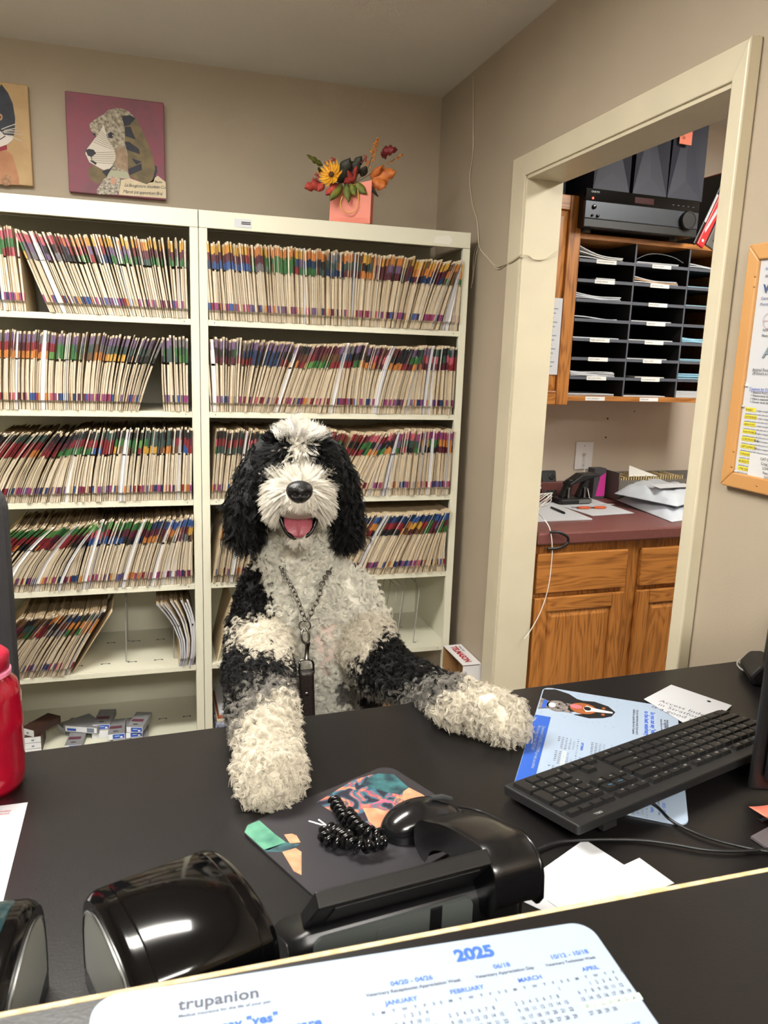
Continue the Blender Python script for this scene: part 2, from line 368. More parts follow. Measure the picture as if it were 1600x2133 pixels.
# rows: unit, shelf index, x range, lean table, bow table, top / second / third band tables
ROWS = [
 ('L', 0, -.56, .128, [(0,-3),(.16,-4),(.161,-20),(.45,-19),(.7,-13),(.9,-8),(.93,-3),(1,0)], [(0,.0),(1,.02)],
  [(.46,'pink pink pink red'),(.55,'pink orange yellow'),(1,'orange yellow yellow orange')], [(.2,'green green lime'),(.5,'black purple maroon'),(.7,'maroon red purple'),(1,'red maroon maroon purple')], [(.1,'green red'),(.22,'red pink yellow'),(.45,'green black purple grey'),(.7,'green red navy black'),(1,'green green green teal')]),
 ('L', 1, -.56, .128, [(0,4),(.35,5),(.55,10),(.70,18),(.715,20),(.72,-1),(1,0)], [(0,.05),(.6,.12),(.72,.1),(.73,.02),(1,.02)],
  [(1,'purple purple purple grey')], [(.28,'red maroon red'),(.45,'green red teal green'),(.72,'grey teal brown red'),(.8,'pink red pink'),(1,'green green teal pink')], [(.2,'orange orange'),(.38,'green green lime'),(.45,'brown green'),(.6,'orange navy orange yellow'),(.72,'teal black orange'),(.82,'red maroon'),(.94,'red maroon teal'),(1,'lime green')]),
 ('L', 2, -.56, .128, [(0,27),(.22,22),(.3,15),(.45,10),(.7,7),(1,2)], [(0,.3),(.3,.14),(.6,.06),(1,.02)],
  [(1,'black teal black')], [(.5,'red red maroon'),(.72,'green green lime'),(.92,'black grey teal red'),(1,'red pink maroon')], [(.18,'red red orange'),(.4,'green green'),(.47,'blue blue'),(.6,'brown yellow red'),(.7,'red green'),(.8,'navy yellow green'),(.9,'orange orange brown'),(.95,'navy blue'),(1,'maroon red')]),
 ('L', 3, -.56, .128, [(0,33),(.28,27),(.33,16),(.6,17),(.8,17),(.95,7),(1,1)], [(0,.45),(.3,.3),(.35,.1),(.7,.1),(.9,.18),(1,.02)],
  [(.66,'green green green lime'),(1,'navy blue navy')], [(.33,'red maroon red'),(.45,'pink pink red'),(.62,'black black maroon'),(.8,'red brown orange'),(.93,'maroon red'),(1,'orange yellow')], [(.3,'orange black red'),(.45,'blue navy'),(.62,'navy black maroon'),(.8,'orange brown'),(.93,'grey green maroon'),(1,'black brown')]),
 ('L', 4, -.56, -.275, [(0,34),(1,27)], [(0,.25),(1,.12)],
  [(.4,'black brown'),(.55,'orange yellow'),(1,'black teal navy')], [(1,'maroon black orange teal red')], [(1,'brown red green orange grey')]),
 ('L', 4, .075, .128, [(0,-16),(.5,-7),(1,-1)], [(0,-.55),(1,-.25)],
  [(.6,'tan yellow'),(1,'yellow orange navy')], [(1,'orange tan')], [(1,'tan grey')]),
 ('R', 0, .192, 1.045, [(0,-3),(.15,-5),(.3,-3),(.5,0),(.62,4),(.72,10),(.86,18),(.95,14),(1,5)], [(0,.0),(.6,.03),(.86,.10),(1,.04)],
  [(.14,'orange yellow yellow'),(.5,'orange yellow orange grey'),(1,'yellow orange orange brown yellow')], [(.16,'red maroon maroon'),(.24,'grey maroon green'),(.42,'green black purple navy'),(.6,'black teal orange navy'),(1,'maroon black purple brown orange')], [(.16,'navy blue navy'),(.24,'grey green'),(.3,'green red'),(.42,'maroon green red'),(.5,'navy teal'),(.62,'orange maroon teal'),(.85,'maroon black maroon navy'),(1,'green black brown')]),
 ('R', 1, .192, 1.045, [(0,-2),(.09,3),(.16,16),(.3,19),(.42,17),(.48,10),(.58,7),(.66,15),(.76,14),(.84,5),(1,0)], [(0,.0),(.2,.06),(.45,.1),(.66,.18),(.76,.12),(1,.02)],
  [(.1,'purple grey'),(.3,'black purple black'),(.7,'black grey maroon purple'),(1,'black teal grey purple')], [(.08,'green black'),(.25,'black navy purple'),(.42,'red maroon brown'),(.55,'green teal navy black'),(.72,'pink red black'),(1,'red pink green teal')], [(.1,'red pink maroon'),(.2,'black navy'),(.3,'orange maroon red'),(.4,'green green lime'),(.55,'navy green red'),(.7,'orange maroon'),(.85,'maroon red orange'),(1,'red maroon green')]),
 ('R', 2, .192, 1.045, [(0,6),(.15,9),(.44,16),(.47,26),(.6,24),(.68,13),(.75,6),(1,1)], [(0,.03),(.45,.05),(.6,.16),(.75,.05),(1,.02)],
  [(.2,'black teal'),(.5,'maroon red'),(.72,'red maroon pink'),(1,'pink magenta red maroon')], [(.2,'red pink red'),(.5,'green black'),(.72,'green black purple'),(1,'yellow green grey teal orange')], [(.2,'green teal'),(.5,'green red'),(.65,'black green orange'),(.78,'red navy green'),(1,'black maroon orange green grey')]),
 ('R', 3, .192, 1.045, [(0,10),(.2,16),(.5,24),(.75,24),(.9,18),(1,8)], [(0,.08),(.7,.14),(.9,.16),(1,.2)],
  [(.2,'navy black'),(1,'navy navy blue')], [(.2,'yellow orange grey'),(.75,'red orange black yellow'),(1,'maroon green purple red')], [(.2,'tan orange'),(.7,'green orange red black'),(1,'green maroon brown')]),
]
ORD = ['top', 'second', 'third', 'fourth', 'fifth']
SIDE = {'L': 'left', 'R': 'right'}
NICE = {'teal': 'dark green', 'lime': 'bright green', 'navy': 'dark blue', 'magenta': 'magenta', 'tan': 'plain'}
nfold = 0; stuff = MB(); made = {}
for (un, ri, xa, xb, lt, bt, t1, t2, t3) in ROWS:
    x = xa; zb = SHT[ri]+.0006
    single = (ri <= 1); prev = [None]*3; pln = None
    while x < xb-.002:
        u = (x-xa)/(xb-xa)
        ub = max(0, (x+.44)/(.128+.44)) if (un == 'L' and xb > .1 and xa < 0) else u
        w = rnd.uniform(.0028, .0068)
        white = 1 if rnd.random() < .022 else 2 if rnd.random() < .02 else False
        if un == 'L' and ri == 4 and xa > 0: white = 2 if rnd.random() < .8 else False; w *= 1.2
        if white == 1: w = rnd.uniform(.007, .012)
        if x+w > xb: break
        b = [pick(t, ub) if (prev[q] is None or rnd.random() < .27) else prev[q] for q, t in enumerate((t1, t2, t3))]; prev = b
        if rnd.random() < .08: prev = [None]*3
        low = rnd.choice(LOWC.split()) if rnd.random() < .72 else 'tan'
        ln = ramp(lt, ub)+rnd.uniform(-1.1, 1.1)
        if pln is not None and pln-ln > 6: x += FH*(math.tan(R(pln))-math.tan(R(ln)))*.9
        pln = ln
        if x+w > xb: break
        if x+w+FH*math.tan(R(max(0, ln))) > (SX0-POST if un == 'L' else SX0+UW-POST): ln = math.degrees(math.atan((((SX0-POST) if un == 'L' else (SX0+UW-POST))-x-w-.001)/FH))
        yf = SD-.006+rnd.uniform(-.010, .007)
        args = (x, zb, yf, w, ln, ramp(bt, ub)+rnd.uniform(-.01, .01), b, low, white, FH+rnd.uniform(-.006, .005))
        vis = un == 'R' or x > -.50
        if single and vis and nfold < 300:
            m = MB(); folder(m, *args)
            kind_ = 'white paper-stuffed file folder' if white == 1 else 'file folder in a clear plastic sleeve' if white == 2 else 'tan file folder with %s top tab' % NICE.get(b[0], b[0])
            bb = [NICE.get(q, q) for q in b]
            if not white: kind_ = 'tan folder banded %s, %s, %s and %s' % (bb[0], bb[1], bb[2], NICE.get(low, low))
            lab = '%s, %s shelf, %s filing unit' % (kind_, ORD[ri], SIDE[un])
            o = m.build('file_folder', FMATS, origin=(x, SD, zb)); tag(o, lab, 'folder', 'folders on the %s shelf of the %s unit' % (ORD[ri], SIDE[un])); nfold += 1
        else: folder(stuff, *args)
        x += w+rnd.uniform(.0003, .0024)
o = stuff.build('file_folders', FMATS, origin=(SX0, SD, 0))
tag(o, 'remaining rows of colour-tabbed patient folders packed on the lower shelves', 'folders', kind='stuff')
# two folders lying open at an angle in the right unit and single leaning cards
def lean_card(name, pts, m, label, t=.003):
    mb = MB(); mb.prism(pts, SD+.02, SD+.26, axis='y'); o = mb.build(name, m, origin=(pts[0][0], SD+.02, pts[0][1])); return tag(o, label, 'folder')
z5 = SHT[4]+.0006
lean_card('leaning_folder', [(.205, z5), (.209, z5), (.262, z5+.225), (.258, z5+.225)], FM['tan'], 'bare tan folder leaning alone beside the dog on the fifth shelf')
lean_card('leaning_folder', [(-.268, z5), (-.264, z5), (-.135, z5+.205), (-.139, z5+.207)], FM['tan'], 'bare tan folder at the end of the fifth-shelf row, left unit')
# wire dividers
def wire_divider(x, y0, y1, zb, h, label, lean=0):
    pth = [(x+.012, y0, zb+.0022), (x, y0, zb+.0022), (x+lean*.9, y0+.006, zb+h*.92), (x+lean, y0+.03, zb+h), (x+lean, y1-.03, zb+h), (x+lean*.9, y1-.006, zb+h*.92), (x, y1, zb+.0022), (x+.012, y1, zb+.0022)]
    pth = [Vector(p) for p in pth]
    fine = []
    for i in range(len(pth)-1):
        for k in range(4): fine.append(pth[i].lerp(pth[i+1], k/4))
    fine.append(pth[-1])
    o = MB().tube(fine, .0021, 6).build('wire_divider', mat('grey_wire', (150, 148, 140), .4), origin=(x, y0, zb), smooth=60)
    return tag(o, label, 'divider', 'steel wire shelf dividers')
wire_divider(-.098, 2.66, 2.86, SHT[4], .225, 'steel wire divider standing alone mid-shelf in the left unit', .004)
wire_divider(.062, 2.66, 2.86, SHT[4], .225, 'steel wire divider against the curled sleeves in the left unit', .002)
for i, (x, ln, l) in enumerate(((.845, .030, 'left steel wire divider on the empty shelf right of the dog'), (.878, .022, 'middle steel wire divider on the empty shelf right of the dog'), (.945, .02, 'right steel wire divider on the empty shelf right of the dog'))):
    wire_divider(x, 2.63, 2.80, SHT[4], .225, l, ln)
# ------------------------------------------------------------------ canvases on the back wall
YP = YB-.030
def canvas(name, label, x0, x1, z0, z1, m):
    t = thing(name, label, 'painting', ((x0+x1)/2, YB, z0), 0, 'pet portraits above the shelves')
    MB().box((x0, YP, z0), (x1, YB-.001, z1), bev=.003).build('canvas', m, t, world=True); return t
def sheetpoly(name, pts, m, t, lay, fn):
    P = [fn(*p) for p in pts]; P = [(p.x, p.z) for p in P]
    A = sum(P[i][0]*P[(i+1) % len(P)][1]-P[(i+1) % len(P)][0]*P[i][1] for i in range(len(P)))
    if A < 0: P = P[::-1]
    return MB().prism(P, YP-.0004*lay-.0002, YP+.001, axis='y').build(name, m, t, world=True)
def stroke(name, pts, r, m, t, lay, fn):
    P = [fn(*p) for p in pts]
    return MB().tube([Vector((p.x, YP-.0004*lay, p.z)) for p in P], r, 4).build(name, m, t, world=True)
pw = lambda x, y: ony(120+x*.15, 180+y*.15, YP)
a = [pw(90, 75), pw(1460, 205), pw(1515, 1565), pw(170, 1475)]
cx0, cx1, cz0, cz1 = (a[0].x+a[3].x)/2, (a[1].x+a[2].x)/2, (a[2].z+a[3].z)/2, (a[0].z+a[1].z)/2
M_ROSE = mat('rose_paint', (146, 78, 94), .6, col2=(126, 80, 92), vscale=14, bump=.2)
DP = canvas('dog_painting', 'canvas of a paper-collage hound in profile on a rose background', cx0, cx1, cz0, cz1, M_ROSE)
M_MAP = mat('map_paper', (196, 188, 170), .8, col2=(128, 118, 100), vscale=110)
M_CREAM = mat('cream_paper', (226, 212, 182), .8, var=.1, vscale=30)
M_OLIVE = mat('olive_paint', (132, 116, 84), .7, col2=(108, 98, 76), vscale=30)
M_SLATE = mat('slate_paint', (58, 60, 72), .7, var=.15, vscale=60)
M_TANP = mat('taupe_paper', (178, 154, 130), .8, col2=(150, 128, 108), vscale=60)
def dpoly(n, pts, m, lay): return sheetpoly(n, pts, m, DP, lay, pw)
dpoly('far_ear', [(430,1160),(490,1090),(560,1130),(640,1170),(690,1250),(640,1290),(560,1360),(480,1310),(430,1240)], M_OLIVE, 1)
dpoly('head', [(445,525),(490,480),(540,440),(640,390),(700,330),(800,300),(900,310),(985,345),(1070,430),(1000,700),(975,950),(975,1190),(1010,1280),(680,1270),(720,1170),(700,1150),(800,1000),(790,900),(690,730),(640,540),(560,690),(530,690),(470,620),(450,580)], M_MAP, 1)
dpoly('neck_patch', [(810,850),(930,830),(975,950),(970,1190),(800,1110),(800,960)], M_TANP, 2)
dpoly('collar_sheet', [(720,1160),(970,1190),(1010,1290),(690,1260)], mat('sage_paper', (182, 184, 160), .8), 2)
dpoly('chest_sheet', [(545,1440),(640,1290),(720,1240),(880,1290),(850,1505),(550,1497)], mat('letter_paper', (214, 208, 192), .8, col2=(120, 112, 104), vscale=170), 3)
dpoly('shoulder_sheet', [(870,1300),(1010,1280),(1240,1360),(1390,1240),(1500,1330),(1508,1555),(850,1505)], M_CREAM, 3)
dpoly('muzzle', [(640,530),(690,720),(790,880),(805,960),(800,1020),(740,1130),(640,1165),(540,1110),(440,1050),(385,930),(415,860),(520,720),(560,680)], mat('pale_paper', (224, 218, 206), .8), 3)
for k in range(13):
    f = k/12; x0, y0 = 600-200*f*1.0, 620+300*f; x1, y1 = 690+115*min(1, f*1.7)-60*max(0, f-.55), 690+380*f
    if f > .55: x0 = 400+200*(f-.55); y0 = 900+330*(f-.55)
    stroke('text_line', [(x0, y0), ((x0+x1)/2, (y0+y1)/2+8), (x1, y1)], .0006, M_OLIVE, DP, 4, pw)
dpoly('nose', [(390,890),(430,868),(500,880),(535,930),(470,985),(420,960)], M_SLATE, 4)
dpoly('lip', [(445,1028),(500,1033),(545,1065),(530,1092),(470,1050)], M_SLATE, 4)
dpoly('jaw_shadow', [(780,1090),(745,1150),(680,1252),(620,1190),(640,1165),(720,1150)], M_SLATE, 4)
stroke('mouth_line', [(468, 985), (475, 1030)], .001, M_SLATE, DP, 4, pw)
dpoly('eye', [(695,660),(740,630),(790,670),(760,720),(710,715)], M_SLATE, 4)
dpoly('eye_glint', [(762,675),(778,680),(772,695),(760,690)], M_CREAM, 5)
dpoly('brow', [(475,640),(530,660),(525,705)], M_SLATE, 4)
dpoly('ear_shadow', [(1010,1240),(1200,1350),(1330,1330),(1385,1180),(1380,1110),(1350,1100)], M_SLATE, 3)
dpoly('near_ear', [(890,410),(1000,400),(1090,440),(1170,600),(1260,800),(1330,1000),(1355,1150),(1320,1300),(1240,1360),(1140,1320),(1010,1250),(980,1150),(975,950),(935,800),(930,560)], M_OLIVE, 4)
for q in ([(890,415),(1010,402),(1080,450),(1000,540),(925,555)], [(932,565),(1010,560),(1085,740),(940,690)], [(935,770),(990,770),(1130,870),(1145,945),(960,880)], [(1030,1000),(1170,1050),(1090,1090)], [(980,1150),(1165,1070),(1170,1160),(1000,1235)]): dpoly('ear_patch', q, M_SLATE, 5)
dpoly('dot', [(775+42*math.cos(2*PI*k/14), 1312+48*math.sin(2*PI*k/14)) for k in range(14)], mat('blush_paint', (206, 160, 138), .8), 4)
def ptext(body, x, y, size, t, fn, m=M_SLATE, shear=.35):
    p = fn(x, y); return text('handwriting', body, size, frame((p.x, YP-.0022, p.z), (1, 0, .03), (0, 0, 1)), t, m, shear=shear, space=.85)
ptext('La Bougicoure doudetin Co', 925, 1390, .0148, DP, pw); ptext('Marcit (ot apportium Brai', 905, 1480, .0155, DP, pw); ptext('Pauvre', 1345, 1340, .011, DP, pw)
pc = lambda x, y: ony(x*.1407, 150+y*.1407, YP)
e1, e2 = pc(405, 190), pc(495, 1700); ex_ = (e1.x+e2.x)/2
M_OCHRE = mat('ochre_paint', (196, 166, 122), .65, col2=(182, 150, 106), vscale=12, bump=.2)
CP = canvas('cat_painting', 'canvas of a dark blue cat with white whiskers on an ochre background', ex_-.325, ex_, pc(495, 1690).z, pc(405, 190).z, M_OCHRE)
def cpoly(n, pts, m, lay): return sheetpoly(n, pts, m, CP, lay, pc)
M_CATB = mat('blue_black_paint', (62, 68, 80), .7, col2=(50, 54, 64), vscale=25)
M_WHP = mat('white_paint', (222, 214, 208), .7)
cpoly('cat_head', [(20,180),(120,310),(190,470),(225,680),(218,880),(200,960),(0,1040),(-300,1060),(-620,960),(-650,680),(-600,460),(-500,300),(-400,180),(-330,330),(-60,330)], M_CATB, 1)
cpoly('cat_body', [(0,1170),(110,1160),(180,1220),(220,1350),(280,1560),(285,1672),(0,1660),(-700,1590),(-700,1400),(-600,1220),(-450,1120)], mat('apricot_paint', (192, 142, 106), .7, col2=(174, 122, 90), vscale=16), 1)
cpoly('cat_muzzle', [(0,870),(60,930),(200,945),(185,1010),(110,1070),(0,1110),(-200,1110),(-400,1060),(-430,960),(-200,860)], M_WHP, 2)
cpoly('cat_collar', [(0,1112),(100,1080),(105,1148),(0,1172),(-430,1130),(-430,1060)], mat('berry_paint', (150, 50, 66), .7), 3)
cpoly('cat_eye', [(0+38*math.cos(2*PI*k/14), 670+50*math.sin(2*PI*k/14)) for k in range(14)], mat('gold_paint', (190, 160, 120), .7), 2)
cpoly('cat_pupil', [(-6+24*math.cos(2*PI*k/12), 668+32*math.sin(2*PI*k/12)) for k in range(12)], mat('rust_paint', (120, 50, 30), .7), 3)
cpoly('medallion', [(100+85*math.cos(2*PI*k/16), 1600+85*math.sin(2*PI*k/16)) for k in range(16)], mat('stamp_paint', (150, 116, 92), .7, col2=(186, 142, 108), vscale=120), 2)
for q in ([(20,850),(120,810),(240,770)], [(60,870),(150,850),(265,830)], [(30,890),(160,870),(295,875)], [(60,900),(200,905),(330,940)], [(90,935),(200,970),(315,1030)]): stroke('whisker', q, .0014, M_WHP, CP, 3, pc)
stroke('nose_line', [(0, 1000), (40, 975), (80, 950)], .0014, M_CATB, CP, 3, pc)

# ------------------------------------------------------------------ gift bag with an autumn bouquet on the shelf top
M_CORAL = mat('coral_paper', (226, 132, 112), .55, var=.05, vscale=20)
by0 = 2.600; q0, q1 = ony(690.5, 460, by0), ony(767, 466.5, by0); bz = ZT+.0008; bx0, bx1 = q0.x, q1.x; bh = .135
GB = thing('gift_bag', 'small coral paper gift bag with yellow cord handle on the shelf top', 'gift bag', ((bx0+bx1)/2, by0, bz))
def bagT(p):      # the bag stands turned a little to the left
    x, y, z = p; u_, v_ = x-bx0, y-by0; k_ = 1/math.cos(R(-24)); return Vector((bx0+u_*k_*math.cos(R(-24))+v_*math.sin(R(24)), by0+.035+u_*k_*math.sin(R(-24))+v_*math.cos(R(24)), z))
def panel(n, pts, m): MB().add([bagT(p) for p in pts], [list(range(len(pts)))]).build(n, m, GB, world=True, solid=.0008)
d = .06
panel('front_panel', [(bx0, by0, bz), (bx1, by0, bz), (bx1+.003, by0-.002, bz+bh), (bx0+.004, by0-.002, bz+bh-.03)], M_CORAL)
panel('back_panel', [(bx1, by0+d, bz), (bx0, by0+d, bz), (bx0+.004, by0+d, bz+bh-.02), (bx1+.003, by0+d, bz+bh)], M_CORAL)
panel('side_panel', [(bx1, by0, bz), (bx1, by0+d, bz), (bx1+.003, by0+d, bz+bh), (bx1-.012, by0+d/2, bz+bh), (bx1+.003, by0-.002, bz+bh)], M_CORAL)
panel('side_panel', [(bx0, by0+d, bz), (bx0, by0, bz), (bx0+.004, by0-.002, bz+bh-.03), (bx0+.004, by0+d, bz+bh-.03)], M_CORAL)
panel('bottom_panel', [(bx0, by0+d, bz+.001), (bx1, by0+d, bz+.001), (bx1, by0, bz+.001), (bx0, by0, bz+.001)], M_CORAL)
panel('fold', [(bx0+.001, by0-.0012, bz+.001), (bx1-.001, by0-.0012, bz+.001), (bx1-.010, by0-.004, bz+.018), (bx0+.010, by0-.004, bz+.016)], M_CORAL)
pf = lambda x, y, yy=by0-.014: ony(600+x*.175, 260+y*.175, yy)
MB().tube(cat_path([pf(650, 850), pf(622, 940), pf(650, 1010), pf(740, 1050), pf(815, 990), pf(838, 880), pf(830, 770)]), .0016, 6).build('cord_handle', mat('yellow_cord', (232, 190, 92), .6), GB, world=True, smooth=60)
BQ = thing('autumn_bouquet', 'artificial autumn bouquet of leaves, berries and a yellow sunflower in the coral bag', 'bouquet', ((bx0+bx1)/2, by0+.03, bz+.004))
def leaf(name, tip, base, width, m, lobes=0, yy=None, curl=.01):
    """a lobed leaf blade from base to tip (pixel coords of crop), built in depth"""
    hang = tip[1] > 780; b = pf(base[0], base[1], by0-.012 if hang else by0+.02); e = pf(tip[0], tip[1], (by0-.020 if hang else by0-.008) if yy is None else yy); width = width*1.35; ax = e-b; L = ax.length; ax.normalize()
    side = ax.cross(Vector((0, 1, 0))).normalized(); nrm = side.cross(ax)
    n = 12; mbx = MB(); V = []; Fs = []
    for i in range(n+1):
        u = i/n; w = width*math.sin(PI*min(1, u*.92+.08))**.8*(1-.35*u)
        if lobes: w *= 1+.55*abs(math.sin(lobes*PI*u))-.25
        for s_ in (-1, 0, 1): V.append(b+ax*(L*u)+side*(w*s_)+nrm*(curl*(abs(s_)*.6)-curl*u*u))
    for i in range(n):
        for k in (0, 1): a_ = i*3+k; Fs.append((a_, a_+1, a_+4, a_+3))
    return mbx.add(V, Fs).build(name, m, BQ, world=True, smooth=60, solid=.0006)
M_LR = mat('red_leaf', (190, 78, 60), .6, col2=(160, 60, 62), vscale=40); M_LG = mat('green_leaf', (124, 126, 46), .6, col2=(84, 96, 44), vscale=40)
M_LD = mat('dark_leaf', (52, 54, 44), .6, var=.2, vscale=40); M_LO = mat('orange_leaf', (206, 122, 52), .6, col2=(176, 88, 40), vscale=40); M_LM = mat('maroon_leaf', (122, 34, 38), .6, var=.2, vscale=30)
for nm_, tip, bs, w, m, lb in (('leaf', (185, 760), (400, 690), .014, M_LR, 2), ('leaf', (350, 800), (430, 690), .010, M_LR, 0), ('leaf', (440, 845), (600, 700), .011, M_LR, 2), ('leaf', (490, 910), (640, 700), .014, M_LG, 0), ('leaf', (720, 930), (700, 700), .012, M_LG, 0),
     ('leaf', (800, 860), (760, 700), .011, M_LG, 0), ('leaf', (935, 830), (810, 690), .013, M_LG, 0), ('leaf', (740, 390), (600, 690), .020, M_LD, 2), ('leaf', (880, 370), (700, 640), .018, M_LD, 3), ('leaf', (700, 540), (790, 700), .010, M_LR, 0), ('leaf', (650, 710), (820, 590), .011, M_LR, 2), ('leaf', (810, 480), (800, 640), .008, M_LR, 0),
     ('leaf', (1290, 560), (1000, 640), .022, M_LO, 3), ('leaf', (1170, 750), (1000, 650), .020, M_LO, 2), ('leaf', (1130, 480), (990, 640), .012, M_LO, 0), ('leaf', (1310, 300), (1120, 300), .012, M_LM, 3), ('leaf', (1090, 360), (1190, 350), .010, M_LM, 2), ('leaf', (215, 355), (420, 480), .007, M_LG, 3), ('leaf', (340, 530), (420, 540), .008, M_LD, 0), ('leaf', (930, 480), (880, 620), .012, M_LD, 0), ('leaf', (1070, 860), (960, 690), .006, M_LD, 0)):
    leaf(nm_, tip, bs, w, m, lb)
sc_ = pf(520, 600, by0-.01)
M_PET = mat('sunflower_petal', (236, 180, 40), .55, col2=(222, 148, 36), vscale=60)
for k in range(20):
    q = 2*PI*k/20; dirv = Vector((-.55, -.62, .25)).normalized(); a1 = dirv.orthogonal().normalized(); a2 = dirv.cross(a1)
    o_ = a1*math.cos(q)+a2*math.sin(q); L = .036+.004*(k % 3); mbx = MB(); V = []
    for i in range(6):
        u = i/5; w = .0055*math.sin(PI*min(.97, u*.9+.08))
        c_ = sc_+o_*(.006+L*math.sin(u*1.25)*.95)+dirv*(-.004+.020*u*u+(k % 2)*.003)
        t_ = dirv.cross(o_); V += [c_-t_*w, c_+t_*w]
    mbx.add(V, [(2*i, 2*i+1, 2*i+3, 2*i+2) for i in range(5)]).build('petal', M_PET, BQ, world=True, smooth=60, solid=.0005)
MB().ball(sc_+Vector((-.002, -.002, .002)), .009).build('flower_centre', mat('brown_seed', (74, 44, 26), .8), BQ, world=True, smooth=180)
M_BER = mat('orange_berry', (226, 132, 40), .4); M_STEM = mat('brown_stem', (88, 62, 40), .8); M_RB = mat('red_berry', (170, 60, 52), .5)
for nm_, p0, p1, n_, m, sp in (('berry_sprig', (960, 500), (1070, 165), 60, M_BER, 42), ('berry_sprig', (1150, 480), (1370, 350), 16, M_BER, 22), ('berry_sprig', (470, 470), (560, 400), 22, M_RB, 55), ('berry_sprig', (330, 640), (350, 590), 16, M_RB, 45), ('berry_sprig', (880, 440), (930, 380), 16, M_RB, 40)):
    st = MB().tube([pf(800, 700, by0+.03), pf(p0[0], p0[1], by0+.01), pf(p1[0], p1[1], by0)], .0010, 5).build('sprig_stem', M_STEM, BQ, world=True)
    g = MB()
    for i in range(n_):
        u = rnd.random(); sx_ = p0[0]+(p1[0]-p0[0])*u+rnd.uniform(-1, 1)*sp*(1-.55*u); sy_ = p0[1]+(p1[1]-p0[1])*u+rnd.uniform(-1, 1)*sp*.5
        g.ball(pf(sx_, sy_, by0+rnd.uniform(-.008, .012)), .0026, 6, 4)
    tag(g.build('berries', m, st, world=True, smooth=180), kind='stuff')

# ------------------------------------------------------------------ wires in the corner and across the door casing
M_WIRE = mat('cream_wire', (196, 186, 160), .5)
wl = lambda x, y: onx(x, y, XR-.004)
wp = [wl(985.5, 158), wl(986, 240), wl(985, 320), wl(978.5, 372), wl(984, 425), wl(993, 455), wl(996, 480), wl(997, 505), wl(1001, 520), wl(1012, 532), wl(1024, 546), wl(1036, 555), wl(1046, 553), wl(1054, 549)]
cs = lambda x, y: onx(x, y, XC-.0045); jm = lambda x, y: ony(x, y, Y2-.010)
wp += [cs(1060, 547), cs(1070, 541), cs(1083, 532), cs(1089, 531), jm(1102, 533), jm(1112, 540), jm(1130, 541), jm(1143, 536), jm(1160, 524)]
o = MB().tube(cat_path(wp, 4), .0017, 5).build('cable', M_WIRE, origin=wp[7], smooth=60); tag(o, 'thin cream cable running down the corner and over the door casing', 'cable')
wp = [wl(1000, 519), wl(1006, 527), wl(1020, 542), wl(1032, 557), wl(1041, 560), wl(1054, 551), cs(1062, 547.5), cs(1084, 533)]
o = MB().tube(cat_path(wp, 4), .0015, 5).build('cable', M_WIRE, origin=wp[3], smooth=60); tag(o, 'second cream cable twisted along the first near the shelf corner', 'cable')
wp = [wl(996, 512), wl(990, 520), wl(986, 545), wl(985, 572), wl(981, 600)]
wp2 = [wl(997, 513), wl(992, 530), wl(988, 560), wl(984, 590)]
o = MB().tube(cat_path(wp, 4), .0015, 5).build('cable', M_WIRE, origin=wp[2], smooth=60); tag(o, 'loose cable end hanging beside the shelf unit, left one', 'cable')
o = MB().tube(cat_path(wp2, 4), .0015, 5).build('cable', M_WIRE, origin=wp2[2], smooth=60); tag(o, 'loose cable end hanging beside the shelf unit, right one', 'cable')

# ------------------------------------------------------------------ notice board on the right wall
M_PINE = mat('pine_frame', (200, 150, 92), .5, col2=(184, 130, 74), vscale=5, stretch=(1, 1, .3))
yb_ = 1.2765; zb_ = 1.2075; zt_ = onx(1577, 507, XR-.018).z; fw = .030; yn = .62; XF = XR-.018; XP = XR-.010
NB = thing('notice_board', 'pine-framed notice board with pinned papers at the right edge', 'notice board', (XR, (yb_+yn)/2, zb_))
MB().box((XR-.008, yn, zb_+.01), (XR-.0005, yb_-.01, zt_-.01)).build('cork', mat('cork', (170, 124, 82), .9, var=.3, vscale=120), NB, world=True)
MB().prism([(yb_, zb_), (yb_, zt_), (yb_-fw, zt_-fw), (yb_-fw, zb_+fw)], XF, XR-.0005, axis='x').build('frame_side', M_PINE, NB, world=True, bevel=.003)
MB().prism([(yb_, zb_), (yb_-fw, zb_+fw), (yn, zb_+fw), (yn, zb_)], XF, XR-.0005, axis='x').build('frame_bottom', M_PINE, NB, world=True, bevel=.003)
MB().prism([(yb_, zt_), (yn, zt_), (yn, zt_-fw), (yb_-fw, zt_-fw)], XF, XR-.0005, axis='x').build('frame_top', M_PINE, NB, world=True, bevel=.003)
nb = lambda x, y, e=0: onx(x, y, XP-e)
def notice(name, label, y0, z0, y1, z1, e, m=M_WHITE):
    o = MB().box((XP-e-.0003, y0, z0), (XP-e, y1, z1)).build(name, m, origin=(XP-e, (y0+y1)/2, z0)); return tag(o, label, 'paper')
pa, pb = nb(1590, 524), nb(1556, 795)
yl = yb_-fw+.004
S1 = notice('notice_sheet', 'printed sheet of emergency contacts, uppermost on the notice board', .66, pb.z-.02, yl-.002, pa.z, .001)
S2 = notice('notice_sheet', 'sheet of cautions with arrow bullets pinned mid-board', .66, nb(1552, 845).z-.006, yl+.004, nb(1558, 795).z, .002)
S3 = notice('notice_sheet', 'sheet of disease notes with yellow highlighted headings on the board', .66, zb_+fw-.004, yl+.006, nb(1552, 846).z-.004, .0015)
S4 = notice('notice_card', 'small grey card pinned low on the notice board', .70, zb_+fw-.002, nb(1565, 945).y, nb(1565, 943).z, .0024, mat('grey_card', (206, 206, 206), .7))
def ntext(body, x, y, size, parent, m=M_INK, e=.0032, **k):
    p = nb(x, y, e); return text('lettering', body, size, frame(p, (0, -1, 0), (0, 0, 1)), parent, m, **k)
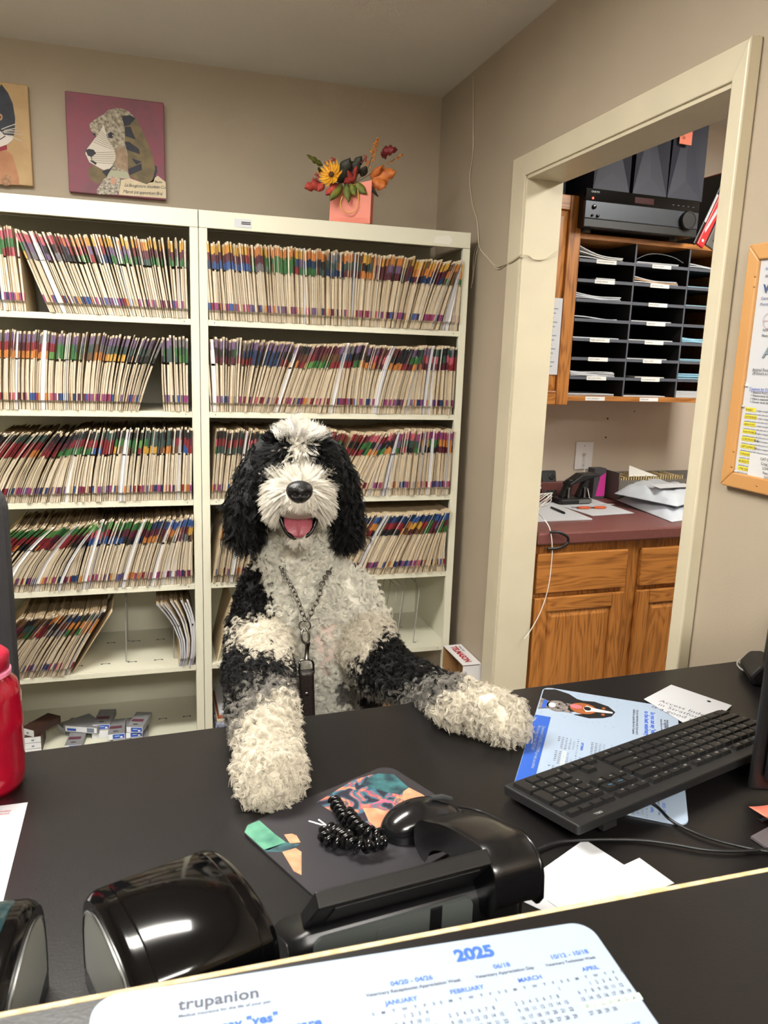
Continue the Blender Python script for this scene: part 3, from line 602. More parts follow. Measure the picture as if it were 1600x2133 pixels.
M_NAVY = mat('navy_ink', (62, 82, 128), .7); M_GREYINK = mat('grey_ink', (126, 140, 150), .7)
ntext('Advanced', 1594, 563, .008, S1, M_NAVY); ntext('Phone: 2', 1594, 579, .008, S1); ntext('VET', 1589, 610, .022, S1, M_NAVY, width=.0006); ntext('Center for', 1585, 625, .008, S1, M_NAVY); ntext('Phone: 203', 1583, 637, .008, S1, M_NAVY)
ntext('Address:', 1588, 690, .007, S1); ntext('Phone: 2', 1586, 702, .0075, S1, M_INK); ntext('ASPCA', 1587, 745, .034, S1, M_GREYINK, shear=.2, width=.0006)
ntext('Animal Poison Control', 1567, 773, .0085, S1); ntext('24 hours a day, 365 days', 1566.5, 780, .0085, S1)
c0 = nb(1601, 668, .0032); rr = .014
MB().tube([c0+Vector((0, rr*math.cos(2*PI*k/24), rr*math.sin(2*PI*k/24))) for k in range(25)], .0004, 4).tube([c0+Vector((0, rr, 0)), c0-Vector((0, rr, 0))], .0004, 4).build('target_emblem', mat('rose_ink', (190, 130, 140), .7), S1, world=True)
ntext('Cautions for Dr. Heidi', 1561, 812, .0075, S2, M_BLUEINK); a = nb(1561, 813.5, .0032)
MB().box((a.x-.0002, a.y-.12, a.z-.0005), (a.x, a.y, a.z)).build('underline', M_BLUEINK, S2, world=True)
for k, w_ in enumerate(('Restrict food and water', 'Patient must be dropped', 'Have a separate check', 'Owner must bring a')):
    ntext('\u2192 '+w_ if False else '> '+w_, 1564-k*.8, 819+k*6.6, .0065, S2)
HL = mat('highlighter', (222, 206, 60), .7)
for k, w_ in enumerate(('RABIES', 'DISTEMPER', 'HEPATITIS', 'PARVOVIRUS', 'CORONAVIRUS', 'LEPTOSPIROSIS', 'PARAINFLUENZA', 'BORDETELLOSIS', 'LYME DISEASE')):
    x_ = 1553.5-k*2.05; y_ = 855+k*15.2; a = nb(x_, y_, .0022); L = .030+.0022*len(w_)
    MB().box((a.x-.0002, a.y-L*.62, a.z-.0012), (a.x, a.y+.001, a.z+.0066)).build('highlight', HL, S3, world=True)
    ntext(w_, x_, y_, .0062, S3, e=.0026); p = nb(x_, y_, .0026); text('lettering', 'a highly contagious viral disease that', .0044, frame(p+Vector((0, -L*.66, 0)), (0, -1, 0), (0, 0, 1)), S3, M_INK)
    text('lettering', 'spread by contact with saliva and urine of an', .0044, frame(p+Vector((0, 0, -.0072)), (0, -1, 0), (0, 0, 1)), S3, M_INK)
for k, w_ in enumerate(('CAT GROOMER', 'Craig W', '1234 B', 'Nature', '203.4')): ntext(w_, 1583+k*1.8, 958+k*9.7, .0075, S4, e=.0042)
M_PIN = mat('clear_pin', (214, 214, 210), .15, trans=.3)
for (x_, y_, lab) in ((1588, 532, 'clear push pin at the top corner of the contacts sheet'), (1556, 803, 'white push pin holding the cautions sheet'), (1549, 846, 'clear push pin just above the rabies note'), (1533, 981, 'clear push pin at the lower left of the notes')):
    p = nb(x_, y_, .003)
    mbp = MB(); mbp.T = frame(p, (0, 1, 0), (0, 0, 1)); mbp.lathe([(.0010, -.004), (.0045, .0), (.0045, .002), (.0025, .0035), (.0022, .010), (.004, .013), (.0042, .016), (.0015, .0165)], 10); mbp.T = None
    for i, v_ in enumerate(mbp.v):      # frame's z points away from the wall
        pass
    o = mbp.build('push_pin', M_PIN if 'white' not in lab else M_WHITE, origin=p, smooth=40); tag(o, lab, 'push pin', 'push pins on the notice board')
for x_, y_ in ((1573, 576), (1571, 597), (1528, 940), (1524, 972), (1577, 1012)):
    p = onx(x_, y_, XF); MB().ball(p, (.0012, .0022, .0022), 8, 6).build('screw', mat('brass', (196, 160, 96), .3, metal=1), NB, world=True, smooth=180)
# ------------------------------------------------------------------ the room beyond: counter, cabinets, sorter
OAKV = oak('oak_upright', 2); OAKH = oak('oak_level', 0)
ZCT = .876
def nthing(name, label, cat, u, v, z, group=None): return thing(name, label, cat, M=NM @ Matrix.Translation((u, v, z)), group=group)
def npart(mb, name, m, t, **k):
    for i, p in enumerate(mb.v): mb.v[i] = NM @ p
    return mb.build(name, m, t, world=True, **k)
def none(mb, name, m, label, cat, u, v, z, group=None, **k):
    """single-mesh thing in the beyond room's frame"""
    for i, p in enumerate(mb.v): mb.v[i] = NM @ p
    return tag(mb.build(name, m, origin=NM @ Vector((u, v, z)), **k), label, cat, group)
M_MAUVE = mat('mauve_laminate', (116, 70, 66), .35, var=.12, vscale=60)
CT = nthing('countertop', 'mauve laminate countertop with backsplash seen through the doorway', 'countertop', .8, .3, ZCT-.04)
npart(MB().box((.035, 0, ZCT-.042), (1.6, .619, ZCT), bev=.006), 'worktop', M_MAUVE, CT)
npart(MB().box((.035, .595, ZCT+.0005), (1.6, .6195, ZCT+.068), bev=.004), 'backsplash', M_MAUVE, CT)
def raised_door(t, name, u0, u1, z0, z1, v, panel=True, m=OAKV):
    dr = npart(MB().box((u0, v-.018, z0), (u1, v-.001, z1), bev=.004) if not panel else
               MB().box((u0, v-.019, z0), (u0+.05, v-.001, z1), bev=.003), name, m, t)
    if panel:
        npart(MB().box((u1-.05, v-.019, z0), (u1, v-.001, z1), bev=.003), 'stile', m, dr)
        npart(MB().box((u0+.0505, v-.0185, z1-.05), (u1-.0505, v-.001, z1), bev=.003), 'top_rail', OAKH, dr)
        npart(MB().box((u0+.0505, v-.0185, z0), (u1-.0505, v-.001, z0+.05), bev=.003), 'bottom_rail', OAKH, dr)
        a0, a1, b0, b1 = u0+.05, u1-.05, z0+.05, z1-.05; g = .022
        V = [(a0, v-.008, b0), (a1, v-.008, b0), (a1, v-.008, b1), (a0, v-.008, b1), (a0+g, v-.016, b0+g), (a1-g, v-.016, b0+g), (a1-g, v-.016, b1-g), (a0+g, v-.016, b1-g)]
        npart(MB().add(V, [(0, 1, 5, 4), (1, 2, 6, 5), (2, 3, 7, 6), (3, 0, 4, 7), (4, 5, 6, 7)]), 'panel', m, dr)
    return dr
def base_cab(u0, u1, label, du0, du1):
    t = nthing('base_cabinet', label, 'cabinet', (u0+u1)/2, .3, 0, 'oak base cabinets')
    npart(MB().box((u0, .03, .09), (u1, .60, ZCT-.0425)), 'carcass', OAKV, t)
    npart(MB().box((u0, .08, 0), (u1, .58, .09)), 'toe_kick', mat('toe_kick', (60, 40, 24), .7), t)
    raised_door(t, 'drawer_front', du0, du1, .660, .800, .03, False, OAKH)
    raised_door(t, 'door', du0, du1, .13, .643, .03, True)
base_cab(.035, .438, 'oak base cabinet, left of the two, with raised-panel door', .045, .409)
base_cab(.4385, 1.0, 'oak base cabinet, right of the two, with raised-panel door', .468, .95)
base_cab(1.0005, 1.55, 'oak base cabinet at the far right behind the door post', 1.02, 1.5)
# wall cabinet left of the sorter
WC = nthing('wall_cabinet', 'oak wall cabinet with raised-panel door beside the paper sorter', 'cabinet', .10, .45, 1.285)
wc1 = nv(1203, 600, .29).x
npart(MB().box((.035, .305, 1.295), (wc1+.006, .618, 2.0)), 'carcass', OAKV, WC)
raised_door(WC, "door", .04, wc1-.006, 1.285, 2.008, .304, True)
a, b = nv(1150, 620, .284), nv(1140, 780, .284); c_ = nv(1176, 620, .284)
PS = none(MB().box((.06, .2838, b.z), (c_.x-.006, .2842, a.z)), 'taped_sheet', M_WHITE, 'white printed sheet taped to the oak wall cabinet door', 'paper', c_.x-.1, .284, b.z)
for k in range(14): npart(MB().box((.10, .2832, a.z-.035-k*.0155), (c_.x-.022-.008*((k*7) % 3), .2836, a.z-.039-k*.0155)), 'print_line', M_GREYINK, PS)
# paper sorter: oak case, black slots
CV = .30
s0, s1 = nv(1203, 487, CV), nv(1192, 830, CV); su0 = .292; su1 = su0+3*.238+.012; sz1 = 1.888; sz0 = 1.300
PSO = nthing('paper_sorter', 'oak paper sorter with three columns of labelled black slots', 'paper sorter', (su0+su1)/2, CV, sz0)
npart(MB().box((su0-.012, CV-.004, sz1-.018), (su1+.012, .6185, sz1), bev=.001), 'top_board', OAKH, PSO)
npart(MB().box((su0-.012, CV-.004, sz0), (su1+.012, .6185, sz0+.018), bev=.001), 'bottom_board', OAKH, PSO)
for u_ in (su0-.012, su1): npart(MB().box((u_, CV-.002, sz0+.018), (u_+.012, .6185, sz1-.018)), 'side_board', OAKV, PSO)
M_SLOT = mat('sorter_black', (14, 14, 15), .7); M_SEDGE = mat('sorter_edge', (82, 86, 96), .5)
npart(MB().box((su0, .60, sz0+.018), (su1, .6185, sz1-.018)), 'back_board', M_SLOT, PSO)
pitch = (su1-su0)/3; rows_ = 8; rp = (sz1-sz0-.036)/rows_
for k in (1, 2): npart(MB().box((su0+k*pitch-.003, CV+.003, sz0+.018), (su0+k*pitch+.003, .60, sz1-.018)), 'divider', M_SLOT, PSO); npart(MB().box((su0+k*pitch-.003, CV, sz0+.018), (su0+k*pitch+.003, CV+.0028, sz1-.018)), 'divider_edge', M_SEDGE, PSO)
lipz = []
for r_ in range(1, rows_):
    z = sz1-.018-r_*rp; lipz.append(z)
    for c in range(3):
        sh = npart(MB().box((su0+c*pitch+.0032, CV+.002, z-.003), (su0+(c+1)*pitch-.0032, .60, z)), 'slot_shelf', M_SLOT, PSO)
        npart(MB().box((su0+c*pitch+.0032, CV-.001, z-.008), (su0+(c+1)*pitch-.0032, CV+.0018, z+.003)), 'slot_lip', M_SEDGE, sh)
lipz.append(sz0+.018)
M_LAB = mat('label_paper', (226, 226, 222), .7)
LABS = [['LAB REQUISITION FORMS', 'DENTAL CHARTS', ''], ['SURGERY RELEASE', 'ADOPTION FORMS', ''], ['', 'FOOD ORDERS', ''], ['', 'ANESTHESIA', ''], ['RABIES CERTIFICATES', 'BOARDING', ''], ['EXOTIC SHEETS', 'HEALTH CERTS', ''], ['NEW CLIENT FORMS', 'PET INSURANCE INFO', ''], ['LOCAL EMERGENCY', 'MICROCHIPS', 'PUPPY PLANS']]
for r_ in range(8):
    z = lipz[r_]
    for c in range(3):
        if r_ == 2 and c == 0 or r_ == 3 and c == 0: continue
        u_ = su0+c*pitch+(.075 if c < 2 else .10); vv = CV-.0012 if r_ < 7 else CV-.0043
        zz0, zz1 = (z-.010, z+.004) if r_ < 7 else (sz0+.002, sz0+.016)
        lb = npart(MB().box((u_, vv-.0005, zz0), (u_+.085, vv, zz1)), 'label', M_LAB, PSO)
        if LABS[r_][c]: text('lettering', LABS[r_][c], .0062, NM @ frame((u_+.004, vv-.0007, zz0+.005), (1, 0, 0), (0, 0, 1)), lb, M_INK)
# paper stacks in the slots
M_BLUEP = mat('pale_blue_paper', (150, 196, 216), .7); M_OFFP = mat('off_white_paper', (214, 212, 204), .7)
def stack(r_, c, n, m, u0, u1, label, curl=.0, m2=None):
    z = lipz[r_]+.0036 if r_ < 7 else lipz[r_]+.0006
    t = nthing('paper_stack', label, 'paper', su0+c*pitch+.1, CV+.01, z, 'paper stacks in the sorter')
    for k in range(n):
        a0 = su0+c*pitch+u0+rnd.uniform(0, .008); a1 = su0+c*pitch+u1-rnd.uniform(0, .01); zz = z+k*.0042; v0 = CV+.006+rnd.uniform(0, .01); cu = curl*(k+1)/n*rnd.uniform(.6, 1.2)
        def fn(i, j): return Vector((a0+(a1-a0)*i, v0+.25*j, zz+cu*(1-i)**2+.002*math.sin(6*i+k)*(1 if curl else 0)))
        def fn2(i, j): q = fn(i, j); return q+Vector((0, 0, .0034))
        mbx = MB().grid(fn2, 8, 1).grid(fn, 8, 1, flip=True)
        mbx.add([fn(i/8, 0) for i in range(9)]+[fn2(i/8, 0) for i in range(9)], [(i, i+1, 10+i, 9+i) for i in range(8)])
        npart(mbx, 'sheet_bundle', (m2 if m2 and k % 2 else m), t)
W2 = M_WHITE
stack(0, 0, 3, W2, .006, .20, 'thick curling white paper stack in the top left sorter slot', .028, M_OFFP)
stack(0, 1, 2, W2, .01, .21, 'white papers under an arched folder in the top middle slot')
stack(0, 2, 2, W2, .004, .22, 'wavy white papers in the top right slot', .008)
stack(1, 0, 2, W2, .085, .18, 'small white pad in the left slot, second row')
stack(1, 1, 3, W2, .004, .215, 'white and brown papers in the middle slot, second row', .012, mat('kraft_paper', (196, 158, 122), .7))
stack(1, 2, 1, M_BLUEP, .004, .22, 'thin blue paper stack in the right slot, second row')
stack(2, 0, 3, W2, .004, .205, 'stack of white papers in the left slot, third row', .012, M_PAPER)
stack(2, 2, 1, M_BLUEP, .004, .22, 'thin blue paper stack in the right slot, third row')
stack(3, 0, 1, M_PAPER, .002, .205, 'grey-white sheet in the left slot, fourth row', .006)
stack(3, 1, 1, W2, .004, .20, 'single white sheet in the middle slot, fourth row')
stack(4, 0, 1, M_PAPER, .004, .21, 'pale sheet in the left slot, fifth row')
stack(4, 2, 4, M_BLUEP, .004, .22, 'thick blue paper stack in the right slot, fifth row', .004)
stack(4, 1, 1, W2, .004, .21, 'single sheet in the middle slot, fifth row')
stack(5, 1, 1, W2, .004, .20, 'single sheet in the middle slot, sixth row')
stack(5, 2, 2, M_BLUEP, .004, .22, 'blue paper stack in the right slot, sixth row')
stack(6, 0, 4, W2, .004, .205, 'thick white stack in the left slot, seventh row', .004)
stack(6, 1, 1, M_OFFP, .05, .20, 'thin sheet in the middle slot, seventh row')
stack(6, 2, 5, M_BLUEP, .004, .22, 'thick blue stack in the right slot, seventh row')
stack(7, 0, 2, W2, .004, .21, 'white papers in the bottom left slot')
stack(7, 1, 1, W2, .004, .21, 'white sheet in the bottom middle slot')
stack(7, 2, 6, W2, .004, .22, 'thick white stack in the bottom right slot')
z = lipz[0]+.0165
none(MB().tube(cat_path([(su0+pitch+.008, CV+.01, z), (su0+pitch+.06, CV+.01, z+.022), (su0+pitch+.12, CV+.01, z+.026), (su0+pitch+.18, CV+.01, z+.018), (su0+pitch+.222, CV+.01, z+.002)], 5), .0012, 5), 'arched_folder', mat('grey_folder', (120, 126, 128), .6), 'grey folder edge arching over papers in the top middle slot', 'folder', su0+pitch+.1, CV+.01, z, smooth=60)
# receiver on top
rz = sz1+.0008; ru0, ru1 = .262, .742; rv = .235; rh = .138
RC = nthing('stereo_receiver', 'black stereo receiver with big volume knob on top of the sorter', 'receiver', (ru0+ru1)/2, rv, rz)
npart(MB().box((ru0+.004, rv+.012, rz+.012), (ru1-.004, .60, rz+rh-.004), bev=.003), 'case', M_BLACK, RC)
npart(MB().box((ru0, rv+.002, rz+.040), (ru1, rv+.014, rz+.098), bev=.002), 'grey_fascia', mat('receiver_grey', (62, 66, 72), .35, metal=.4), RC)
npart(MB().box((ru0, rv+.003, rz+.0985), (ru1, rv+.014, rz+rh), bev=.002), 'display_strip', M_GLOSS, RC)
npart(MB().box((ru0, rv+.003, rz+.012), (ru1, rv+.014, rz+.0395), bev=.002), 'lower_strip', M_BLACK, RC)
for u_ in (ru0+.04, ru1-.07): npart(MB().lathe([(.018, 0), (.018, .012)], 14, (u_, rv+.05, rz)), 'foot', M_BLACK, RC)
kb = npart(MB().lathe([(.032, 0), (.032, .014), (.030, .017), (.027, .017), (.026, .0155), (.0, .0155)], 28, (ru1-.052, rv+.002, rz+.066), axis='y'), 'volume_knob', M_BLACK, RC, smooth=40)
for u_, zz, r_ in ((ru0+.035, .078, .008), (ru0+.030, .050, .0042), (ru0+.052, .050, .0055)): npart(MB().lathe([(r_, 0), (r_, .004), (r_*.6, .005)], 14, (u_, rv+.002, rz+zz), axis='y'), 'jack', M_GLOSS, RC, smooth=40)
npart(MB().lathe([(.004, 0), (.004, .002)], 10, (ru0+.028, rv+.003, rz+.106), axis='y'), 'power_light', mat('red_lamp', (220, 60, 40), .4, emit=(C(255, 60, 30), 1.5)), RC)
npart(MB().box((ru0+.20, rv+.0022, rz+.106), (ru0+.28, rv+.003, rz+.126)), 'display_window', mat('display_red', (58, 18, 22), .2), RC)
for k in range(5): npart(MB().box((ru1-.12+k*.022, rv+.002, rz+.113), (ru1-.112+k*.022, rv+.003, rz+.116)), 'button', M_DGREY, RC)
text('lettering', 'ONKYO', .009, NM @ frame((ru0+.02, rv+.0019, rz+.124), (1, 0, 0), (0, 0, 1)), RC, M_PAPER)
# navy gift bags
M_NVY = mat('navy_bag', (26, 29, 46), .6, var=.06, vscale=6)
def navy_bag(u0, u1, z0, h, v, label, side=.0):
    t = nthing('navy_bag', label, 'gift bag', (u0+u1)/2, v, z0, 'navy gift bags above the sorter'); w = u1-u0; m_ = (u0+u1)/2; fz = z0+w*.42; dd = .10
    g = .012
    # side gusset faces the room: two halves folded inwards with a triangular base crease
    npart(MB().add([(u0, v, z0), (u1, v, z0), (m_, v+.004, fz)], [(0, 1, 2)]), 'base_fold', M_NVY, t, solid=.0008)
    npart(MB().add([(u0, v, z0), (m_, v+.004, fz), (m_+.004, v+.030, z0+h), (u0+.006, v, z0+h)], [(0, 1, 2, 3)]), 'gusset_left', M_NVY, t, solid=.0008)
    npart(MB().add([(u1, v, z0), (u1-.004, v, z0+h), (m_+.004, v+.030, z0+h), (m_, v+.004, fz)], [(0, 1, 2, 3)]), 'gusset_right', M_NVY, t, solid=.0008)
    npart(MB().add([(u0, v, z0), (u0+.006, v, z0+h), (u0+.006, v+.24, z0+h), (u0, v+.24, z0)], [(0, 1, 2, 3)]), 'side_panel', M_NVY, t, solid=.0008)
    npart(MB().add([(u1, v, z0), (u1, v+.24, z0), (u1-.004, v+.24, z0+h), (u1-.004, v, z0+h)], [(0, 1, 2, 3)]), 'side_panel', M_NVY, t, solid=.0008)
    npart(MB().add([(u0, v+.24, z0), (u0+.006, v+.24, z0+h), (u1-.004, v+.24, z0+h), (u1, v+.24, z0)], [(0, 1, 2, 3)]), 'back_panel', M_NVY, t, solid=.0008)
bz_ = rz+rh+.0006
navy_bag(.602, .755, bz_-.001, .285, .245, 'navy paper bag with an orange note, rightmost of the row')
navy_bag(.455, .598, bz_, .26, .245, 'navy paper bag second from right above the receiver')
navy_bag(.292, .440, bz_, .26, .245, 'navy paper bag third from right above the receiver')
WZ = 2.0095
navy_bag(.08, .236, WZ, .22, .33, 'navy paper bag above the wall cabinet, leftmost of the row')
a, b = nv(1418, 270, .243), nv(1441, 303, .243)
SN = none(MB().box((a.x, .2422, b.z), (b.x-.002, .243, a.z+.03)), 'sticky_note', mat('orange_note', (240, 132, 104), .7), 'orange sticky note on the rightmost navy bag', 'note', a.x, .243, b.z)
text('handwriting', 'for\n2p', .016, NM @ frame((a.x+.008, .2418, b.z+.034), (1, 0, 0), (0, 0, 1)), SN, M_INK)
# binders leaning on the right
def binder(name, p0, ang, w, h, dep, m, label, cat='binder', v=.29):
    t = nthing(name, label, cat, p0, v, sz1+.0008, 'binders beside the receiver')
    T = Matrix.Translation((p0, v, sz1+.0012)) @ Matrix.Rotation(ang, 4, 'Y')
    mbx = MB(); mbx.T = T; mbx.box((0, 0, 0), (w, dep, h), bev=.004); npart(mbx, 'cover', m, t); return t, T
M_REDB = mat('red_binder', (206, 44, 46), .4)
t, T = binder('binder', .775, R(24), .012, .29, .22, M_BLACK, 'thin black binder with a white spine label leaning on the receiver')
mbx = MB(); mbx.T = T; mbx.box((.0015, -.0012, .09), (.0105, -.0004, .20)); npart(mbx, 'spine_label', M_WHITE, t)
t, T = binder('binder', .792, R(24), .034, .30, .22, M_REDB, 'red binder with a white swoosh leaning beside the receiver')
mbx = MB(); mbx.T = T
mbx.prism([(.004, .06), (.012, .05), (.024, .14), (.030, .24), (.024, .25), (.014, .16)], -.0012, -.0004, axis='y'); npart(mbx, 'swoosh', M_WHITE, t)
mbx = MB(); mbx.T = T; mbx.box((.001, -.0012, .25), (.033, -.0003, .299)); npart(mbx, 'spine_cap', M_WHITE, t)
mbx = MB(); mbx.T = T; mbx.lathe([(.006, 0), (.006, .0015)], 12, (.016, -.0006, .022), axis='y'); npart(mbx, 'emblem', M_WHITE, t)
t, T = binder('binder', .834, R(24), .045, .30, .22, mat('grey_binder', (96, 92, 88), .5), 'wide grey binder right of the red one')
mbx = MB(); mbx.T = T; mbx.lathe([(.004, 0), (.004, .0015)], 12, (.024, -.0006, .03), axis='y'); npart(mbx, 'finger_ring', M_BLACK, t)
t, T = binder('binder', .90, R(24), .03, .24, .22, M_WHITE, 'white binder at the right end of the sorter top')
# wall plate and cable
a, b = nv(1200, 920, .618), nv(1231, 977, .618)
WP = nthing('wall_plate', 'white wall plate with cable above the counter', 'wall plate', (a.x+b.x)/2, .618, b.z)
npart(MB().box((a.x, .6135, b.z), (b.x, .6195, a.z), bev=.002), 'plate', mat('plate_white', (226, 222, 222), .4), WP)
mx_ = (a.x+b.x)/2; mz_ = (a.z+b.z)/2
npart(MB().box((mx_-.007, .6115, mz_-.003), (mx_+.007, .6136, mz_+.011)), 'jack', mat('jack_ivory', (186, 178, 160), .5), WP)
for dz in (.042, -.042): npart(MB().ball((mx_, .6135, mz_+dz), (.0028, .001, .0028), 8, 5), 'screw', M_CHROME, WP, smooth=180)
for x_, y_, r_ in ((1266, 872, .004), (1262, 911, .004), (1322, 857, .003)):
    p = nv(x_, y_, .6198); tag(nbuild(MB().lathe([(r_, 0), (r_, .0005)], 10, (p.x, .6199, p.z), axis='y'), 'trim_5', M_HOLE), kind='structure')
M_CORD = mat('white_cord', (222, 220, 212), .4)
def cordpts(pts, zoff=0): return [NM @ Vector(p) for p in pts]
pth = [(mx_, .611, mz_), (mx_-.002, .598, mz_-.03), (mx_-.02, .57, ZCT+.10), (mx_-.045, .50, ZCT+.05), (mx_-.05, .46, ZCT+.006), (mx_-.02, .42, ZCT+.0035), (mx_+.02, .40, ZCT+.0035)]
o = MB().tube(cat_path(cordpts(pth)), .0017, 6).build('cable', M_CORD, origin=NM @ Vector(pth[0]), smooth=60); tag(o, 'white cable dropping from the wall plate behind the hole punch', 'cable')
# counter things
def flat_sheet(name, corners, label, th=.0012, m=M_WHITE, z=ZCT+.0006):
    P = [nz(*c, z) for c in corners]; A = sum(P[i].x*P[(i+1) % len(P)].y-P[(i+1) % len(P)].x*P[i].y for i in range(len(P)))
    if A < 0: P = P[::-1]
    return none(MB().prism([(p.x, p.y) for p in P], z, z+th), name, m, label, 'paper', P[0].x, P[0].y, z)
fs = lambda x, y: (1100+x*.225, 960+y*.225)
flat_sheet('form_pad', [fs(-60, 570), fs(595, 545), fs(230, 395), fs(-120, 400)], 'white form pad under the coiled cord on the counter', .004)
flat_sheet('form_sheet', [fs(595, 510), fs(985, 485), fs(560, 340), fs(200, 385)], 'white sheet under the hole punch', .0008)
# three-hole punch
hp = nz(*fs(480, 400), ZCT); hz = ZCT+.0018
HP = nthing('hole_punch', 'black lever hole punch standing on the white sheet', 'hole punch', hp.x, hp.y, hz)
npart(MB().prism(rrect(hp.x-.10, hp.y-.015, hp.x+.05, hp.y+.075, .018), hz, hz+.022), 'base', M_BLACK, HP, bevel=.006)
npart(MB().box((hp.x-.015, hp.y-.016, hz+.004), (hp.x+.045, hp.y-.013, hz+.020), bev=.001), 'chrome_tray', M_CHROME, HP)
for du in (-.055, .02):
    npart(MB().prism([(hp.x+du-.020, hz+.022), (hp.x+du+.018, hz+.022), (hp.x+du+.034, hz+.095), (hp.x+du+.012, hz+.095)], hp.y+.02, hp.y+.05, axis='y'), 'arm', M_BLACK, HP, bevel=.003)
    npart(MB().lathe([(.006, 0), (.006, .012), (.004, .012), (.004, .038), (.007, .038), (.007, .044)], 12, (hp.x+du+.006, hp.y+.012, hz+.022)), 'spring_post', M_CHROME, HP, smooth=40)
npart(MB().prism([(hp.x-.050, hz+.070), (hp.x+.042, hz+.098), (hp.x+.094, hz+.112), (hp.x+.09, hz+.120), (hp.x+.01, hz+.118), (hp.x-.048, hz+.082)], hp.y+.006, hp.y+.064, axis='y'), 'lever', M_BLACK, HP, bevel=.004)
# scissors with orange handles
sp = nz(*fs(640, 445), ZCT); sz_ = ZCT+.0018
SCI = nthing('scissors', 'orange-handled scissors lying beside the hole punch', 'scissors', sp.x, sp.y, sz_)
for dx, dy in ((.012, .0), (-.055, .008)): npart(MB().tube([(sp.x+dx+.026*math.cos(2*PI*k/16), sp.y+dy+.012*math.sin(2*PI*k/16), sz_+.004) for k in range(17)], .0035, 6), 'handle', mat('orange_plastic', (206, 92, 48), .4), SCI, smooth=60)
npart(MB().prism([(sp.x-.03, sp.y+.004), (sp.x+.01, sp.y+.010), (sp.x-.10, sp.y+.03)], sz_+.001, sz_+.004), 'blade', M_CHROME, SCI)
# pen, coiled cord, cordless phone in its dock
a, b = nz(*fs(215, 430), ZCT+.008), nz(*fs(340, 485), ZCT+.008)
none(MB().tube([a, a.lerp(b, .5), b.lerp(a, .08), b], [.004, .0052, .005, .003], 10), 'pen', M_BLACK, 'black pen on the form pad', 'pen', a.x, a.y, ZCT, smooth=60)
c_ = nz(*fs(140, 400), ZCT+.012)
pts = []
for k in range(90):
    q = 2*PI*k/22; r1 = .034+.004*math.sin(k*1.7); pts.append(NM @ Vector((c_.x+r1*math.cos(q), c_.y+.018*math.sin(q), ZCT+.008+.042*(1+math.sin(q+.6*k/22))*.5+k*.0001)))
tail = [nz(*fs(75, 470), ZCT+.006), nv(*fs(130, 520), .06), nv(*fs(190, 600), .01), nv(*fs(215, 690), -.006), nv(*fs(224, 800), -.012), nv(1150, 1160, -.012), nv(1143, 1220, -.012), nv(1128, 1270, -.012), nv(1106, 1312, -.012), nv(1092, 1330, -.012)]
tail = [NM @ Vector(p) for p in tail]
o = MB().tube(pts+cat_path(tail, 5), .0016, 6).build('cord', M_CORD, origin=NM @ Vector((c_.x, c_.y, ZCT)), smooth=60); tag(o, 'white coiled cord on the counter hanging down over the drawer', 'cord')
q = nz(*fs(150, 360), ZCT); 
CPH = nthing('cordless_phone', 'dark cordless phone handset and dock at the left of the counter', 'phone', q.x-.03, q.y+.03, ZCT+.0006)
T = Matrix.Translation((q.x+.012, q.y+.03, ZCT+.005)) @ Matrix.Rotation(R(-14), 4, 'X')
mbx = MB(); mbx.T = T; mbx.box((0, 0, 0), (.072, .035, .115), bev=.010); npart(mbx, 'dock', M_DGREY, CPH)
mbx = MB(); mbx.T = T; mbx.lathe([(.013, 0), (.013, .003), (.010, .004)], 16, (.045, 0, .085), axis='y'); npart(mbx, 'dial', M_BLACK, CPH)
for i in range(3):
    for j in range(3):
        mbx = MB(); mbx.T = T; mbx.box((.018+i*.018, -.0025, .022+j*.014), (.030+i*.018, 0, .029+j*.014), bev=.001); npart(mbx, 'button', M_BLACK, CPH)
mbx = MB(); mbx.T = T; mbx.box((-.055, -.012, .01), (-.008, .012, .175), bev=.008); hs = npart(mbx, 'handset', M_BLACK, CPH)
for i in range(3):
    for j in range(5):
        mbx = MB(); mbx.T = T; mbx.box((-.049+i*.013, -.0135, .035+j*.016), (-.040+i*.013, -.012, .044+j*.016)); npart(mbx, 'key', M_PAPER, hs)
mbx = MB(); q2 = nz(*fs(70, 640), ZCT-.03)
none(MB().tube(cat_path([(q2.x-.05, -.004, ZCT+.004), (q2.x-.02, -.012, ZCT+.004), (q2.x+.012, -.016, ZCT-.012), (q2.x+.012, -.016, ZCT-.035), (q2.x-.02, -.014, ZCT-.05), (q2.x-.06, -.012, ZCT-.05)], 5), .005, 8), 'cord_loop', M_BLACK, 'black cord loop hanging off the counter edge by the door jamb', 'cord', q2.x, 0, ZCT, smooth=60)
